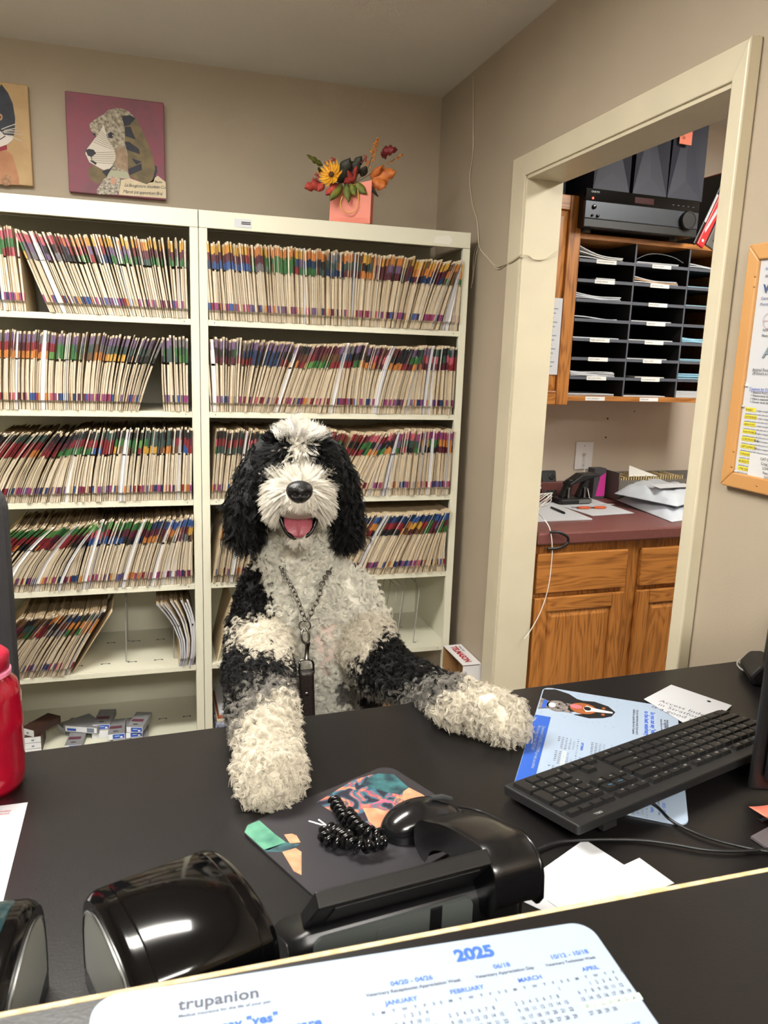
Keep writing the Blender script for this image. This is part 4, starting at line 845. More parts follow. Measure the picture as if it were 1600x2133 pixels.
# toner box, desk tray, file box, two poly mailers
a, b = nv(*fs(590, 185), .56), nv(*fs(708, 65), .56)
zb_ = ZCT+.0006
IB = nthing('ink_box', 'dark ink cartridge box with a pink flash by the backsplash', 'box', (a.x+b.x)/2, .56, zb_)
npart(MB().box((a.x, .545, zb_), (b.x, .592, b.z)), 'carton', mat('carton_dark', (72, 72, 76), .5), IB)
npart(MB().prism([(a.x+.012, zb_+.01), (b.x-.0005, zb_+.01), (b.x-.0005, b.z-.018), (a.x+.03, b.z-.034)], .5435, .545, axis='y'), 'pink_flash', mat('pink_print', (206, 60, 150), .5), IB)
q = nz(*fs(680, 330), ZCT); TR = nthing('letter_tray', 'black two-tier letter tray half under the mailers', 'tray', q.x+.05, q.y+.1, zb_)
for k in range(2):
    z = zb_+.004+k*.045
    npart(MB().box((q.x-.02-.01*k, q.y+.02+.02*k, z), (q.x+.20, q.y+.23, z+.003)), 'tray_floor', M_BLACK, TR)
    npart(MB().box((q.x-.02-.01*k, q.y+.02+.02*k, z), (q.x-.016-.01*k, q.y+.23, z+.032)), 'tray_side', M_BLACK, TR)
    npart(MB().box((q.x-.02-.01*k, q.y+.226, z), (q.x+.20, q.y+.23, z+.032)), 'tray_back', M_BLACK, TR)
for dx, dy in ((-.018, .024), (.195, .024), (-.018, .226), (.195, .226)): npart(MB().box((q.x+dx-.003, q.y+dy-.003, zb_), (q.x+dx+.003, q.y+dy+.003, zb_+.05)), 'tray_post', M_BLACK, TR)
u0_, u1_ = nv(*fs(810, 200), .50).x, 1.25; zf = nv(*fs(840, 130), .50).z
FB = nthing('file_box', 'grey box packed with cream index folders against the back wall', 'box', (u0_+u1_)/2, .53, zb_)
M_GBX = mat('grey_box', (112, 106, 98), .7)
npart(MB().box((u0_, .475, zb_), (u1_, .479, zf-.02)).box((u0_, .479, zb_), (u0_+.004, .594, zf+.012)).box((u1_-.004, .479, zb_), (u1_, .594, zf)).box((u0_, .590, zb_), (u1_, .594, zf)).box((u0_, .475, zb_), (u1_, .594, zb_+.004)), 'box_body', M_GBX, FB)
for k in range(26):
    u_ = u0_+.012+k*.0125
    none(MB().prism([(.482, zb_+.0045), (.586, zb_+.0045), (.586, zf-.012+rnd.uniform(0, .012)), (.482, zf-.012+rnd.uniform(0, .012))], u_, u_+.004, axis='x'), 'index_folder', mat('cream_card', (214, 194, 148), .7), 'cream index folder standing in the grey file box', 'folder', u_, .53, zb_, 'index folders in the file box')
q = nv(*fs(1020, 100), .49); none(MB().add([(q.x-.05, .484, zf-.005), (q.x+.10, .484, zf-.006), (q.x+.02, .50, zf+.02), (q.x-.04, .50, zf+.04)], [(0, 1, 2, 3)]), 'loose_slip', M_OFFP, 'loose cream slip sticking out of the file box', 'paper', q.x, .49, zf, solid=.0006)
def mailer(label, pts, z0, hgt, seed, m):
    """crumpled padded poly mailer: outline on the counter, puffed up"""
    r2 = random.Random(seed); P = [Vector((p.x, p.y)) for p in pts]
    def at(i, j): a = P[0].lerp(P[1], i); b = P[3].lerp(P[2], i); return a.lerp(b, j)
    ph = [(r2.uniform(6, 20), r2.uniform(6, 20), r2.uniform(0, 6), r2.uniform(.3, 1)) for _ in range(7)]
    def cr(i, j): return sum(w*abs(math.sin(a*i+b*j+c)) for a, b, c, w in ph)/7
    def top(i, j):
        e = min(1, 6*min(i, 1-i))*min(1, 6*min(j, 1-j)); q = at(i, j); return Vector((q.x, q.y, z0(i, j)+.002+e**.6*hgt*(.55+.75*cr(i, j))))
    def bot(i, j): q = at(i, j); return Vector((q.x, q.y, z0(i, j)))
    n = 22
    mbx = MB().grid(top, n, n).grid(bot, n, n, flip=True)
    edge = [(k/n, 0) for k in range(n)]+[(1, k/n) for k in range(n)]+[(1-k/n, 1) for k in range(n)]+[(0, 1-k/n) for k in range(n)]
    L = len(edge); mbx.add([bot(*e) for e in edge]+[top(*e) for e in edge], [(k, (k+1) % L, L+(k+1) % L, L+k) for k in range(L)])
    return none(mbx, 'poly_mailer', m, label, 'mailer', P[0].x, P[0].y, z0(0, 0), 'grey poly mailers on the counter', smooth=28)
M_POLY = mat('poly_grey', (196, 202, 210), .32, var=.06, vscale=20)
p = [nz(*fs(1330, 570), ZCT), nz(*fs(1700, 540), ZCT), nz(*fs(1500, 400), ZCT), nz(*fs(820, 375), ZCT)]
mailer('lower grey poly mailer lying flat on the counter', [p[3], p[0], p[1]+Vector((.1, .05, 0)), p[3]+Vector((.33, .17, 0))], lambda i, j: ZCT+.001+.004*(1-i), .038, 3, M_POLY)
m0 = [nz(*fs(800, 300), ZCT+.05), nz(*fs(1380, 420), ZCT+.05)]
ML = mailer('upper grey poly mailer with a shipping label', [m0[0], m0[1], m0[1]+Vector((.30, .16, 0)), m0[0]+Vector((.30, .20, 0))], lambda i, j: ZCT+.048, .045, 9, M_POLY)
q = nz(*fs(1330, 240), ZCT+.10)
npart(MB().add([(q.x-.08, q.y-.03, ZCT+.101), (q.x+.10, q.y+.0, ZCT+.099), (q.x+.12, q.y+.07, ZCT+.100), (q.x-.06, q.y+.05, ZCT+.102)], [(0, 1, 2, 3)]), 'shipping_label', M_WHITE, ML, solid=.0005)
# ------------------------------------------------------------------ reception desk and ledge
ZL = 1.012
def dz(x, y, e=0): return onz(x, y, HD+e)
fa, fb = dz(50, 1566), Vector((XR-.004, 1.186, HD)); sl = (fb.y-fa.y)/(fb.x-fa.x)
far = lambda x: fa.y+(x-fa.x)*sl
RD = thing('reception_desk', 'black laminate reception desk the dog leans on', 'desk', (.2, .8, 0))
MB().prism([(-1.1, .36), (XR-.004, .36), (XR-.004, far(XR-.004)), (-1.1, far(-1.1))], HD-.028, HD).build('desktop', M_DESK, RD, world=True, bevel=.002)
MB().box((-1.1, .40, 0), (XR-.006, .42, HD-.0285)).build('modesty_panel', M_DESK, RD, world=True)
for x in (-1.08, XR-.03): MB().box((x, .425, 0), (x+.02, far(x)-.03, HD-.0285)).build('end_panel', M_DESK, RD, world=True)
le = lambda x: .4725+(x+.1)*-.0065
LG = thing('service_ledge', 'raised black service ledge with a worn pale edge, nearest the viewer', 'counter', (.2, .3, HD))
MB().prism([(-.9, .10), (XR-.006, .10), (XR-.006, le(XR)), (-.9, le(-.9))], ZL-.025, ZL).build('ledge_top', M_DESK, LG, world=True)
M_EDGE = mat('worn_edge', (222, 202, 162), .7, col2=(190, 164, 120), vscale=90, bump=.4, bscale=300)
MB().prism([(-.9, le(-.9)), (XR-.006, le(XR)), (XR-.006, le(XR)+.0042), (-.9, le(-.9)+.0042)], ZL-.025, ZL+.0008).build('edge_strip', M_EDGE, LG, world=True, bevel=.0008)
MB().box((-.9, .36, HD+.0006), (XR-.006, .38, ZL-.0255)).build('riser', M_DESK, LG, world=True)

# ------------------------------------------------------------------ printed calendar mats
M_MAT = mat('mat_white', (154, 170, 190), .42); M_ROYAL = mat('royal_blue', (44, 88, 178), .4); M_MGREEN = mat('pale_green', (196, 222, 206), .5); M_MGREY = mat('mat_grey', (120, 130, 146), .6)
M_MATIN = mat('logo_grey', (74, 74, 84), .6)
def cal(month, first, days):
    rows = ['   '.join('SMTWTFS')]; d = 1-first
    while d <= days: rows.append(' '.join('%2d' % k if 1 <= k <= days else '   ' for k in range(d, d+7))); d += 7
    return rows
MONTHS = [('JANUARY', 3, 31), ('FEBRUARY', 6, 28), ('MARCH', 6, 31), ('APRIL', 2, 30), ('MAY', 4, 31), ('JUNE', 0, 30), ('JULY', 2, 31), ('AUGUST', 5, 31), ('SEPTEMBER', 1, 30), ('OCTOBER', 3, 31), ('NOVEMBER', 6, 30), ('DECEMBER', 1, 31)]
MW, MH = .362, .226
def cal_mat(label, M):
    """M: frame with origin at the mat's top-left corner, x along the lettering, y up the sheet"""
    t = thing('calendar_mat', label, 'desk mat', M=M, group='printed calendar mats')
    MB().prism(rrect(0, -MH, MW, 0, .016, 6), 0, .002).build('mat', [M_MAT], t)
    E_ = .0022
    def T(b, x, y, s, m, **k):
        k.setdefault('width', s*.028); return text('lettering', b, s, M @ Matrix.Translation((x, y, E_)), t, m, **k)
    def poly(n, pts, m, lay=0):
        A = sum(pts[i][0]*pts[(i+1) % len(pts)][1]-pts[(i+1) % len(pts)][0]*pts[i][1] for i in range(len(pts)))
        return MB().prism(pts if A > 0 else pts[::-1], .0018, .0022+lay*.0002).build(n, m, t)
    T('trupanion', .055, -.022, .0128, M_MATIN, space=1.05)
    T('Medical insurance for the life of your pet.', .055, -.028, .0036, M_MATIN)
    T('So you can say "yes"\nto the best veterinary care', .034, -.043, .0098, M_BLUEINK, width=.0004, space=1.04)
    T('Ask your veterinarian today if your pet is\neligible for a special offer from Trupanion', .034, -.066, .0056, M_MATIN, width=.0001)
    # pet photograph, lower left
    P_BLK = mat('photo_black', (26, 26, 28), .4); P_RUST = mat('photo_rust', (150, 84, 44), .5); P_WHT = mat('photo_white', (232, 226, 220), .5); P_PINK = mat('photo_pink', (196, 106, 116), .5); P_TAB = mat('photo_tabby', (142, 134, 130), .6, col2=(86, 80, 78), vscale=160)
    def ell(cx, cy, rx, ry, a=0, n=18): return [(cx+rx*math.cos(q)*math.cos(a)-ry*math.sin(q)*math.sin(a), cy+rx*math.cos(q)*math.sin(a)+ry*math.sin(q)*math.cos(a)) for q in (2*PI*k/n for k in range(n))]
    poly('dog_body', [(.012, -.224), (.004, -.205), (.014, -.18), (.03, -.165), (.035, -.15), (.075, -.15), (.085, -.17), (.075, -.20), (.07, -.224)], P_BLK, 1)
    poly('dog_head', [(.034, -.155), (.03, -.135), (.04, -.112), (.058, -.100), (.076, -.105), (.088, -.118), (.098, -.14), (.094, -.165), (.086, -.15), (.078, -.165), (.05, -.17)], P_BLK, 2)
    poly('dog_cheek', ell(.065, -.152, .021, .022), P_RUST, 3); poly('dog_blaze', [(.061, -.104), (.066, -.104), (.071, -.135), (.077, -.147), (.064, -.152), (.052, -.147), (.058, -.135)], P_WHT, 4)
    poly('dog_nose', ell(.064, -.145, .0075, .006), P_BLK, 5); poly('dog_tongue', ell(.063, -.164, .008, .010), P_PINK, 5)
    for sx_ in (.052, .077): poly('dog_brow', ell(sx_, -.119, .004, .003), P_RUST, 4)
    poly('cat_head', ell(.072, -.194, .021, .018)+[], P_TAB, 4); poly('cat_ear', [(.055, -.186), (.056, -.168), (.066, -.178)], P_TAB, 4); poly('cat_ear', [(.080, -.177), (.090, -.168), (.090, -.186)], P_TAB, 4)
    poly('cat_chin', ell(.072, -.203, .009, .006), P_WHT, 5); poly('cat_chest', [(.058, -.208), (.086, -.208), (.094, -.224), (.05, -.224)], P_TAB, 4)
    for sx_ in (.064, .080): poly('cat_eye', ell(sx_, -.192, .0025, .002), P_BLK, 5)
    poly('cat_collar', [(.058, -.212), (.088, -.212), (.09, -.219), (.056, -.219)], M_ROYAL, 6)
    r3 = random.Random(5); g = MB()
    for k in range(90):
        x, y = r3.uniform(.006, .118), r3.uniform(-.222, -.095)
        if .03 < x < .1 and y < -.1: continue
        a = r3.uniform(0, PI); c, s = math.cos(a)*.0022, math.sin(a)*.0022
        g.add([(x-c-s*.15, y-s+c*.15, .0021), (x-c+s*.15, y-s-c*.15, .0021), (x+c+s*.15, y+s-c*.15, .0021), (x+c-s*.15, y+s+c*.15, .0021)], [(0, 1, 2, 3)])
    tag(g.build('confetti_marks', M_MGREY, t), kind='stuff')
    # calendar half
    x0 = .146
    T('2025', .249, -.019, .0148, M_BLUEINK, width=.0008)
    for k, (a, b) in enumerate((('04/20 - 04/26', 'Veterinary Receptionist Appreciation Week'), ('06/18', 'Veterinary Appreciation Day'), ('10/12 - 10/18', 'Veterinary Technician Week'))):
        T(a, (.212, .279, .332)[k], -.031, .0056, M_BLUEINK, align='CENTER'); T(b, (.212, .279, .330)[k], -.0365, (.0038, .0038, .0034)[k], M_MATIN, align='CENTER')
    for k, (mn, fd, dn) in enumerate(MONTHS):
        cx, cy = .2005+(k % 4)*.0468, -.046-(k//4)*.050
        T(mn, cx, cy, .0052, M_BLUEINK, align='CENTER')
        for j, ch in enumerate('SMTWTFS'): pass
        body = cal(mn, fd, dn)
        g = []
        for r_, row in enumerate(body):
            y = cy-.0062-r_*.0058
            if r_ == 0:
                T('S     M     T     W     T     F     S', cx, y, .0034, M_MATIN, align='CENTER')
            else:
                d0 = 1-fd+(r_-1)*7
                cells = [(j, d0+j) for j in range(7) if 1 <= d0+j <= dn]
                for j, dd in ((cells[0][0], None),): pass
                s_ = '      '.join('%d' % dd for j, dd in cells) if False else None
                # one line of dates, spaced by column
                first = cells[0][0]; line = '   '.join(('%2d' % dd) for j, dd in cells)
                T(line, cx-.0200+first*.0058, y, .0043, M_MATIN, sx=.74)
        if mn == 'APRIL': poly('green_week', [(cx-.0225, cy-.0062-4*.0058-.001), (cx+.0225, cy-.0062-4*.0058-.001), (cx+.0225, cy-.0062-4*.0058+.0045), (cx-.0225, cy-.0062-4*.0058+.0045)], M_MGREEN)
        if mn == 'OCTOBER': poly('green_week', [(cx-.0225, cy-.0062-3*.0058-.001), (cx+.0225, cy-.0062-3*.0058-.001), (cx+.0225, cy-.0062-3*.0058+.0045), (cx-.0225, cy-.0062-3*.0058+.0045)], M_MGREEN)
    poly('blue_strip', [(.118, -.2255), (.340, -.2255), (.358, -.218), (.3615, -.2), (.118, -.2)], M_ROYAL)
    text('lettering', 'Questions? Call 855-210-8749 or visit us online\nWe\'re here for you 24/7/365', .0072, M @ Matrix.Translation((.155, -.209, .0026)), t, M_MAT)
    return t
# on the ledge
m0, m1 = onz(195, 2085, ZL), onz(1215, 1925, ZL)
cal_mat('calendar mat on the near ledge, showing 2025 and blue headlines', frame(m0+Vector((0, 0, .0006)), m1-m0, Vector((0, 1, 0))))
# on the desk, turned a quarter
m0, m1 = dz(1410, 1478), dz(1436, 1738)
cal_mat('calendar mat with a dog photograph, half under the keyboard', frame(m0+Vector((0, 0, .0006)), m1-m0, m0-dz(1128, 1440)))

# ------------------------------------------------------------------ keyboard
KL, KW = .472, .134
k0 = dz(1497, 1488, .010); k1 = dz(1042, 1650, .010); kex = (k1-k0).normalized(); kn = Vector((kex.y, -kex.x, 0))
if kn.y > 0: kn = -kn
key_tilt = math.atan2(.016, KW)
KM = frame(k0+Vector((0, 0, .006)), kex, (kn*math.cos(key_tilt)+Vector((0, 0, math.sin(key_tilt)))))
M_KB = mat('keyboard_black', (26, 26, 27), .5); M_KEY = mat('key_black', (20, 20, 21), .45); M_LEG = mat('key_legend', (168, 168, 168), .6); M_LEGB = mat('key_legend_blue', (70, 150, 200), .6)
KB = thing('keyboard', 'black wired computer keyboard lying across the calendar mat', 'keyboard', M=KM)
kz = KM.to_3x3().col[2].z
MB().prism(rrect(0, 0, KL, KW, .004, 3), -.010, .003).build('case', M_KB, KB, bevel=.002)
for x in (.06, KL-.06): MB().box((x-.012, KW-.012, -.0205), (x+.012, KW-.004, -.010)).build('foot', M_KB, KB)
S = KL/.442; u_ = .01905*S
def keycap(x, y, w, h, leg=None, blue=False):
    """x, y: left/near corner in mm from the user's side"""
    a, b, g = x, y, .0009
    mbx = MB(); x0, x1, y0, y1 = a+g, a+w-g, b+g, b+h-g; z0, z1, i = .0028, .0078, .0016
    mbx.add([(x0, y0, z0), (x1, y0, z0), (x1, y1, z0), (x0, y1, z0), (x0+i, y0+i, z1), (x1-i, y0+i, z1), (x1-i, y1-i, z1+.0004), (x0+i, y1-i, z1+.0004)], [(4, 5, 6, 7), (0, 1, 5, 4), (1, 2, 6, 5), (2, 3, 7, 6), (3, 0, 4, 7)])
    k = mbx.build('key', M_KEY, KB)
    if leg: text('legend', leg, .0052 if len(leg) < 3 else .0032, KM @ Matrix.Translation((x0+.0030, y1-.0085, z1+.0006)), k, M_LEGB if blue else M_LEG)
rows5 = [[('Ctrl',1.25),('',1.25),('Alt',1.25),('',6.25),('Alt',1.25),('',1.25),('=',1.25),('Ctrl',1.25)],
 [('Shift',2.25)]+[(c,1) for c in 'ZXCVBNM']+[(',',1),('.',1),('/',1),('Shift',2.75)],
 [('Caps',1.75)]+[(c,1) for c in 'ASDFGHJKL']+[(';',1),("'",1),('Enter',2.25)],
 [('Tab',1.5)]+[(c,1) for c in 'QWERTYUIOP']+[('[',1),(']',1),('\\',1.5)],
 [('`',1)]+[(c,1) for c in '1234567890']+[('-',1),('=',1),('Back',2)]]
mx, my = .007, .009; kh = .0178
for r_, row in enumerate(rows5):
    x = mx
    for lg, w in row: keycap(x, my+r_*kh, w*u_, kh, lg); x += w*u_
yF = my+5*kh+.006; fh = .0125
keycap(mx, yF, u_, fh, 'Esc')
for i in range(12): keycap(mx+(2+i+(i//4)*.5)*u_, yF, u_, fh, 'F%d' % (i+1))
nx = mx+15*u_+.0055
for i, lg in enumerate(('Prt', 'Scr', 'Brk')): keycap(nx+i*u_, yF, u_, fh, lg)
for j, rr_ in enumerate((('Del', 'End', 'PgDn'), ('Ins', 'Home', 'PgUp'))):
    for i, lg in enumerate(rr_): keycap(nx+i*u_, my+(3+j)*kh, u_, kh, lg, j == 1)
for i, lg in enumerate('<v>'): keycap(nx+i*u_, my, u_, kh, lg)
keycap(nx+u_, my+kh, u_, kh, '^')
px_ = nx+3*u_+.0055
for j, rr_ in enumerate(('123', '456', '789')):
    for i, lg in enumerate(rr_): keycap(px_+i*u_, my+(1+j)*kh, u_, kh, lg)
keycap(px_, my, 2*u_, kh, '0'); keycap(px_+2*u_, my, u_, kh, '.')
for i, lg in enumerate(('Num', '/', '*', '-')): keycap(px_+i*u_, my+4*kh, u_, kh, lg)
keycap(px_+3*u_, my+2*kh, u_, 2*kh, '+'); keycap(px_+3*u_, my, u_, 2*kh, 'Ent')
for i in range(4): keycap(px_+i*u_, yF, u_, fh, None, True)
text('brand', 'DELL', .006, KM @ Matrix.Translation((KL-.05, KW-.010, .0033)), KB, M_LEG)
kc = [dz(1345, 1660, .012), dz(1372, 1683, .004), dz(1400, 1710, .004), dz(1460, 1740, .004), dz(1530, 1760, .004), dz(1590, 1772, .004), dz(1680, 1785, .004)]
o = MB().tube(cat_path(kc, 6), .0021, 8).build('cable', M_BLACK, origin=kc[2], smooth=60); tag(o, 'black keyboard cable trailing over the mat to the right', 'cable')
kc = [dz(1050, 1790, .004), dz(1105, 1775, .004), dz(1160, 1755, .004), dz(1230, 1749, .004), dz(1330, 1750, .004), dz(1400, 1758, .004), dz(1470, 1770, .004), dz(1540, 1773, .004), dz(1620, 1768, .004)]
o = MB().tube(cat_path(kc, 6), .0022, 8).build('cable', M_BLACK, origin=kc[2], smooth=60); tag(o, 'black mouse cable running behind the white papers', 'cable')
# ------------------------------------------------------------------ loose papers on the desk
def dsheet(name, pts, e, m, label, cat='paper', curl=None, th=.0004):
    P = [dz(x, y) for x, y in pts]; A = sum(P[i].x*P[(i+1) % len(P)].y-P[(i+1) % len(P)].x*P[i].y for i in range(len(P)))
    if A < 0: P = P[::-1]
    o = MB().prism([(p.x, p.y) for p in P], HD+e, HD+e+th).build(name, m, origin=(P[0].x, P[0].y, HD+e)); return tag(o, label, cat)
cr_ = lambda x, y: (1020+x*.3625, 1360+y*.3625)
dsheet('blank_sheet', [cr_(545, 1075), cr_(1000, 1370), cr_(640, 1640), cr_(100, 1390)], .0006, M_WHITE, 'blank white sheet under another, just behind the ledge')
dsheet('blank_sheet', [cr_(860, 1185), cr_(1060, 1330), cr_(520, 1560), cr_(330, 1430)], .0014, M_WHITE, 'blank white sheet lying on top, just behind the ledge')
NT = dsheet('handwritten_note', [(1398, 1430), (1524, 1473), (1462, 1533), (1341, 1460)], .0032, M_WHITE, 'white note in handwriting reading Access Independence in Stratford')
n0, n1 = dz(1372, 1461, .0038), dz(1486, 1499, .0038)
text('handwriting', 'Access Independence\n in Stratford\nis a good resource', .0155, frame(n0, n1-n0, Vector((.3, 1, 0))), NT, mat('pencil', (96, 96, 104), .7), space=1.05)
p = dz(1477, 1461, .0036); MB().lathe([(.0035, 0), (.0035, .0002)], 12, p).build('punched_hole', M_HOLE, NT, world=True)
a_, b_ = dz(58, 1672), dz(12, 1856); e_ = (b_-a_).normalized()*.279; g_ = Vector((e_.y, -e_.x, 0)).normalized()*.216
LP_ = tag(MB().add([a_+Vector((0, 0, .0006)), a_+g_+Vector((0, 0, .0006)), a_+g_+e_+Vector((0, 0, .0006)), a_+e_+Vector((0, 0, .0006))], [(0, 1, 2, 3)]).build('printed_sheet', M_WHITE, origin=a_, solid=.0004), 'white printed sheet beside the red bottle', 'paper')
p = dz(20, 1693, .0012); text('lettering', 'period\npayment', .0055, frame(p, (-1, .1, 0), (0, -1, 0)), LP_, mat('red_ink', (190, 50, 60), .7))
M_ORN = mat('coral_note', (236, 122, 100), .7)
def curlnote(pts, h, label):
    p_ = dz(1557, 1703); d1 = (dz(1660, 1668)-p_).normalized()*.076; d2 = Vector((d1.y, -d1.x, 0)); P = [p_, p_+d1, p_+d1+d2, p_+d2]
    def fn(i, j): a = P[0].lerp(P[1], i).lerp(P[3].lerp(P[2], i), j); return Vector((a.x, a.y, HD+.006+h*(1-i)**2*.8))
    o = MB().grid(fn, 10, 6).build('sticky_note', M_ORN, origin=P[0], solid=.0003, smooth=60); return tag(o, label, 'note')
sn = curlnote(None, .012, 'coral sticky note curling up at the right edge of the desk')
p = dz(1588, 1712, .016)
text('handwriting', 'Imag', .012, frame(p, (1, .2, 0), (-.2, 1, 0)), sn, M_INK)
dsheet('grey_card', [(1563, 1748), (1600, 1728), (1680, 1750), (1610, 1780)], .0012, mat('dark_card', (92, 86, 88), .4), 'dark grey card under the coral note', 'card', th=.003)
# ------------------------------------------------------------------ monitor back and cordless phone on the right
q = dz(1563, 1648, .012); MO = thing('monitor', 'black monitor seen from behind at the right edge of the desk', 'monitor', (q.x+.24, q.y-.05, HD))
md_ = Vector((.94, -.34, 0)); mn_ = Vector((.34, .94, 0))
def mbox(a0, a1, b0, b1, z0, z1, name, m, bev=.003):
    mbx = MB(); mbx.T = Matrix.Translation((q.x, q.y, 0)) @ Matrix(((md_.x, mn_.x, 0, 0), (md_.y, mn_.y, 0, 0), (0, 0, 1, 0), (0, 0, 0, 1))); mbx.box((a0, b0, z0), (a1, b1, z1), bev=bev); return mbx.build(name, m, MO, world=True)
mbox(0, .34, 0, .014, HD+.012, HD+.36, 'bezel', M_BLACK, .005); mbox(.012, .328, -.016, -.0005, HD+.03, HD+.35, 'back_shell', M_BLACK, .012)
mbox(.012, .328, .0142, .0150, HD+.026, HD+.348, 'screen', M_GLOSS, 0)
mbox(.13, .21, -.045, -.0165, HD+.012, HD+.2, 'neck', M_BLACK); mbox(.07, .27, -.12, .10, HD+.0006, HD+.0115, 'base', M_BLACK)
q = dz(1584, 1428); DK = thing('cordless_phone', 'black cordless phone standing in its dock by the right wall', 'phone', (q.x+.02, q.y+.03, HD))
T = Matrix.Translation((q.x-.018, q.y, HD+.0006)) @ Matrix.Rotation(R(-28), 4, 'Z')
mbx = MB(); mbx.T = T; mbx.prism([(0, 0), (.085, 0), (.085, .03), (.06, .045), (.01, .040), (-.006, .018)], 0, .085, axis='y'); mbx.build('dock', M_BLACK, DK, world=True, bevel=.006)
T2 = T @ Matrix.Translation((.022, .02, .03)) @ Matrix.Rotation(R(-16), 4, 'X') @ Matrix.Rotation(R(6), 4, 'Y')
mbx = MB(); mbx.T = T2; mbx.box((0, 0, 0), (.05, .026, .165), bev=.009); hs = mbx.build('handset', M_BLACK, DK, world=True)
for i in range(3):
    for j in range(5):
        mbx = MB(); mbx.T = T2; mbx.box((.006+i*.0135, -.0016, .012+j*.016), (.0165+i*.0135, 0, .023+j*.016), bev=.0008); mbx.build('key', mat('key_grey', (176, 176, 182), .4), hs, world=True)
kc = [Vector((1.112, 1.17, HD+.012)), Vector((1.10, 1.165, HD+.004)), Vector((1.09, 1.14, HD+.003)), Vector((1.095, 1.11, HD+.003))]
o = MB().tube(cat_path(kc, 5), .0015, 6).build('cable', mat('clear_cable', (170, 170, 168), .3), origin=kc[1], smooth=60); tag(o, 'thin grey cable behind the cordless phone dock', 'cable')
# ------------------------------------------------------------------ mouse pad, mouse, coil
p0, p1 = dz(497, 1730), dz(806, 1597); pe = (p1-p0).normalized(); pn = Vector((pe.y, -pe.x, 0)); PWd, PHt = (p1-p0).length, .195
PM = frame(p0+Vector((0, 0, .0006))+pn*0, pe, Vector((-pn.x, -pn.y, 0)))   # y points away from the viewer
PD = thing('mouse_pad', 'mouse pad with a colourful galaxy and dancers print', 'mouse pad', M=PM)
def cosmic():
    m = bpy.data.materials.new('galaxy_print'); m.use_nodes = True; nt = m.node_tree; b = nt.nodes['Principled BSDF']; b.inputs['Roughness'].default_value = .35; L = nt.links.new
    t = nt.nodes.new('ShaderNodeTexCoord'); n = nt.nodes.new('ShaderNodeTexNoise'); n.inputs['Scale'].default_value = 26; n.inputs['Detail'].default_value = 9; n.inputs['Distortion'].default_value = 1.6; L(t.outputs['Object'], n.inputs['Vector'])
    r_ = nt.nodes.new('ShaderNodeValToRGB'); e = r_.color_ramp.elements; e[0].position = .30; e[0].color = C(40, 38, 46); e[1].position = .85; e[1].color = C(230, 190, 150)
    for p_, c in ((.44, (46, 44, 58)), (.50, (52, 110, 124)), (.54, (150, 70, 90)), (.60, (196, 138, 96)), (.66, (58, 60, 84))): x = e.new(p_); x.color = C(*c)
    L(n.outputs['Fac'], r_.inputs[0]); L(r_.outputs[0], b.inputs['Base Color']); return m
M_PADD = mat('pad_dark', (46, 44, 48), .4)
MB().prism(rrect(0, -PHt, PWd, 0, .02, 6), 0, .003).build('pad', M_PADD, PD)
ploc = lambda x, y: (PM.inverted() @ onz(480+x*.4, 1580+y*.4, HD+.003))
def padpoly(n, pts, m, lay=1):
    P = [ploc(*p_) for p_ in pts]; P = [(max(.001, min(PWd-.001, p_.x)), max(-PHt+.001, min(-.001, p_.y))) for p_ in P]
    A = sum(P[i][0]*P[(i+1) % len(P)][1]-P[(i+1) % len(P)][0]*P[i][1] for i in range(len(P)))
    return MB().prism(P if A > 0 else P[::-1], .0028, .003+lay*.00015).build(n, m, PD)
M_SKIN = mat('printed_skin', (206, 150, 116), .4, col2=(186, 122, 92), vscale=60); M_TEAL = mat('printed_green', (92, 150, 124), .4, col2=(52, 108, 92), vscale=40); M_CYAN = mat('printed_teal', (58, 108, 112), .4, col2=(34, 52, 60), vscale=50)
padpoly('galaxy', [(450, 230), (640, 115), (740, 85), (930, 160), (1130, 275), (850, 430), (700, 330), (560, 300)], cosmic(), 1)
padpoly('green_cloth', [(66, 390), (90, 350), (150, 325), (230, 395), (290, 440), (200, 480), (150, 490), (100, 440)], M_TEAL, 2)
padpoly('dark_band', [(150, 490), (290, 440), (360, 450), (290, 490), (160, 500)], M_CYAN, 2)
padpoly('hand', [(280, 400), (320, 395), (345, 405), (365, 440), (310, 445)], M_SKIN, 3)
padpoly('arm', [(270, 490), (340, 470), (370, 490), (370, 610), (330, 590)], M_SKIN, 3)
padpoly('teal_sweep', [(730, 95), (770, 80), (850, 85), (930, 155), (880, 190), (800, 175), (690, 140)], M_CYAN, 2)
padpoly('leg_print', [(900, 175), (930, 155), (1000, 190), (1060, 235), (1120, 275), (990, 260), (920, 250), (895, 210)], M_SKIN, 3)
padpoly('torso_print', [(690, 260), (760, 262), (860, 295), (930, 310), (850, 400), (780, 380), (720, 330)], M_SKIN, 3)
padpoly('pink_streak', [(720, 245), (800, 215), (880, 240), (800, 230)], mat('printed_pink', (196, 90, 116), .4), 3)
for a_, b_ in (((405, 330), (500, 350)), ((455, 322), (500, 345))): padpoly('white_streak', [a_, (a_[0]+6, a_[1]-4), (b_[0], b_[1]+2), (b_[0]-4, b_[1]+8)], M_WHITE, 3)
mc = dz(878, 1722, .003); mo_d = (dz(950, 1690)-dz(815, 1735)).normalized()
MS = thing('computer_mouse', 'glossy black computer mouse on the galaxy mouse pad', 'mouse', M=frame(mc+Vector((0, 0, .0012)), mo_d, Vector((-mo_d.y, mo_d.x, 0))))
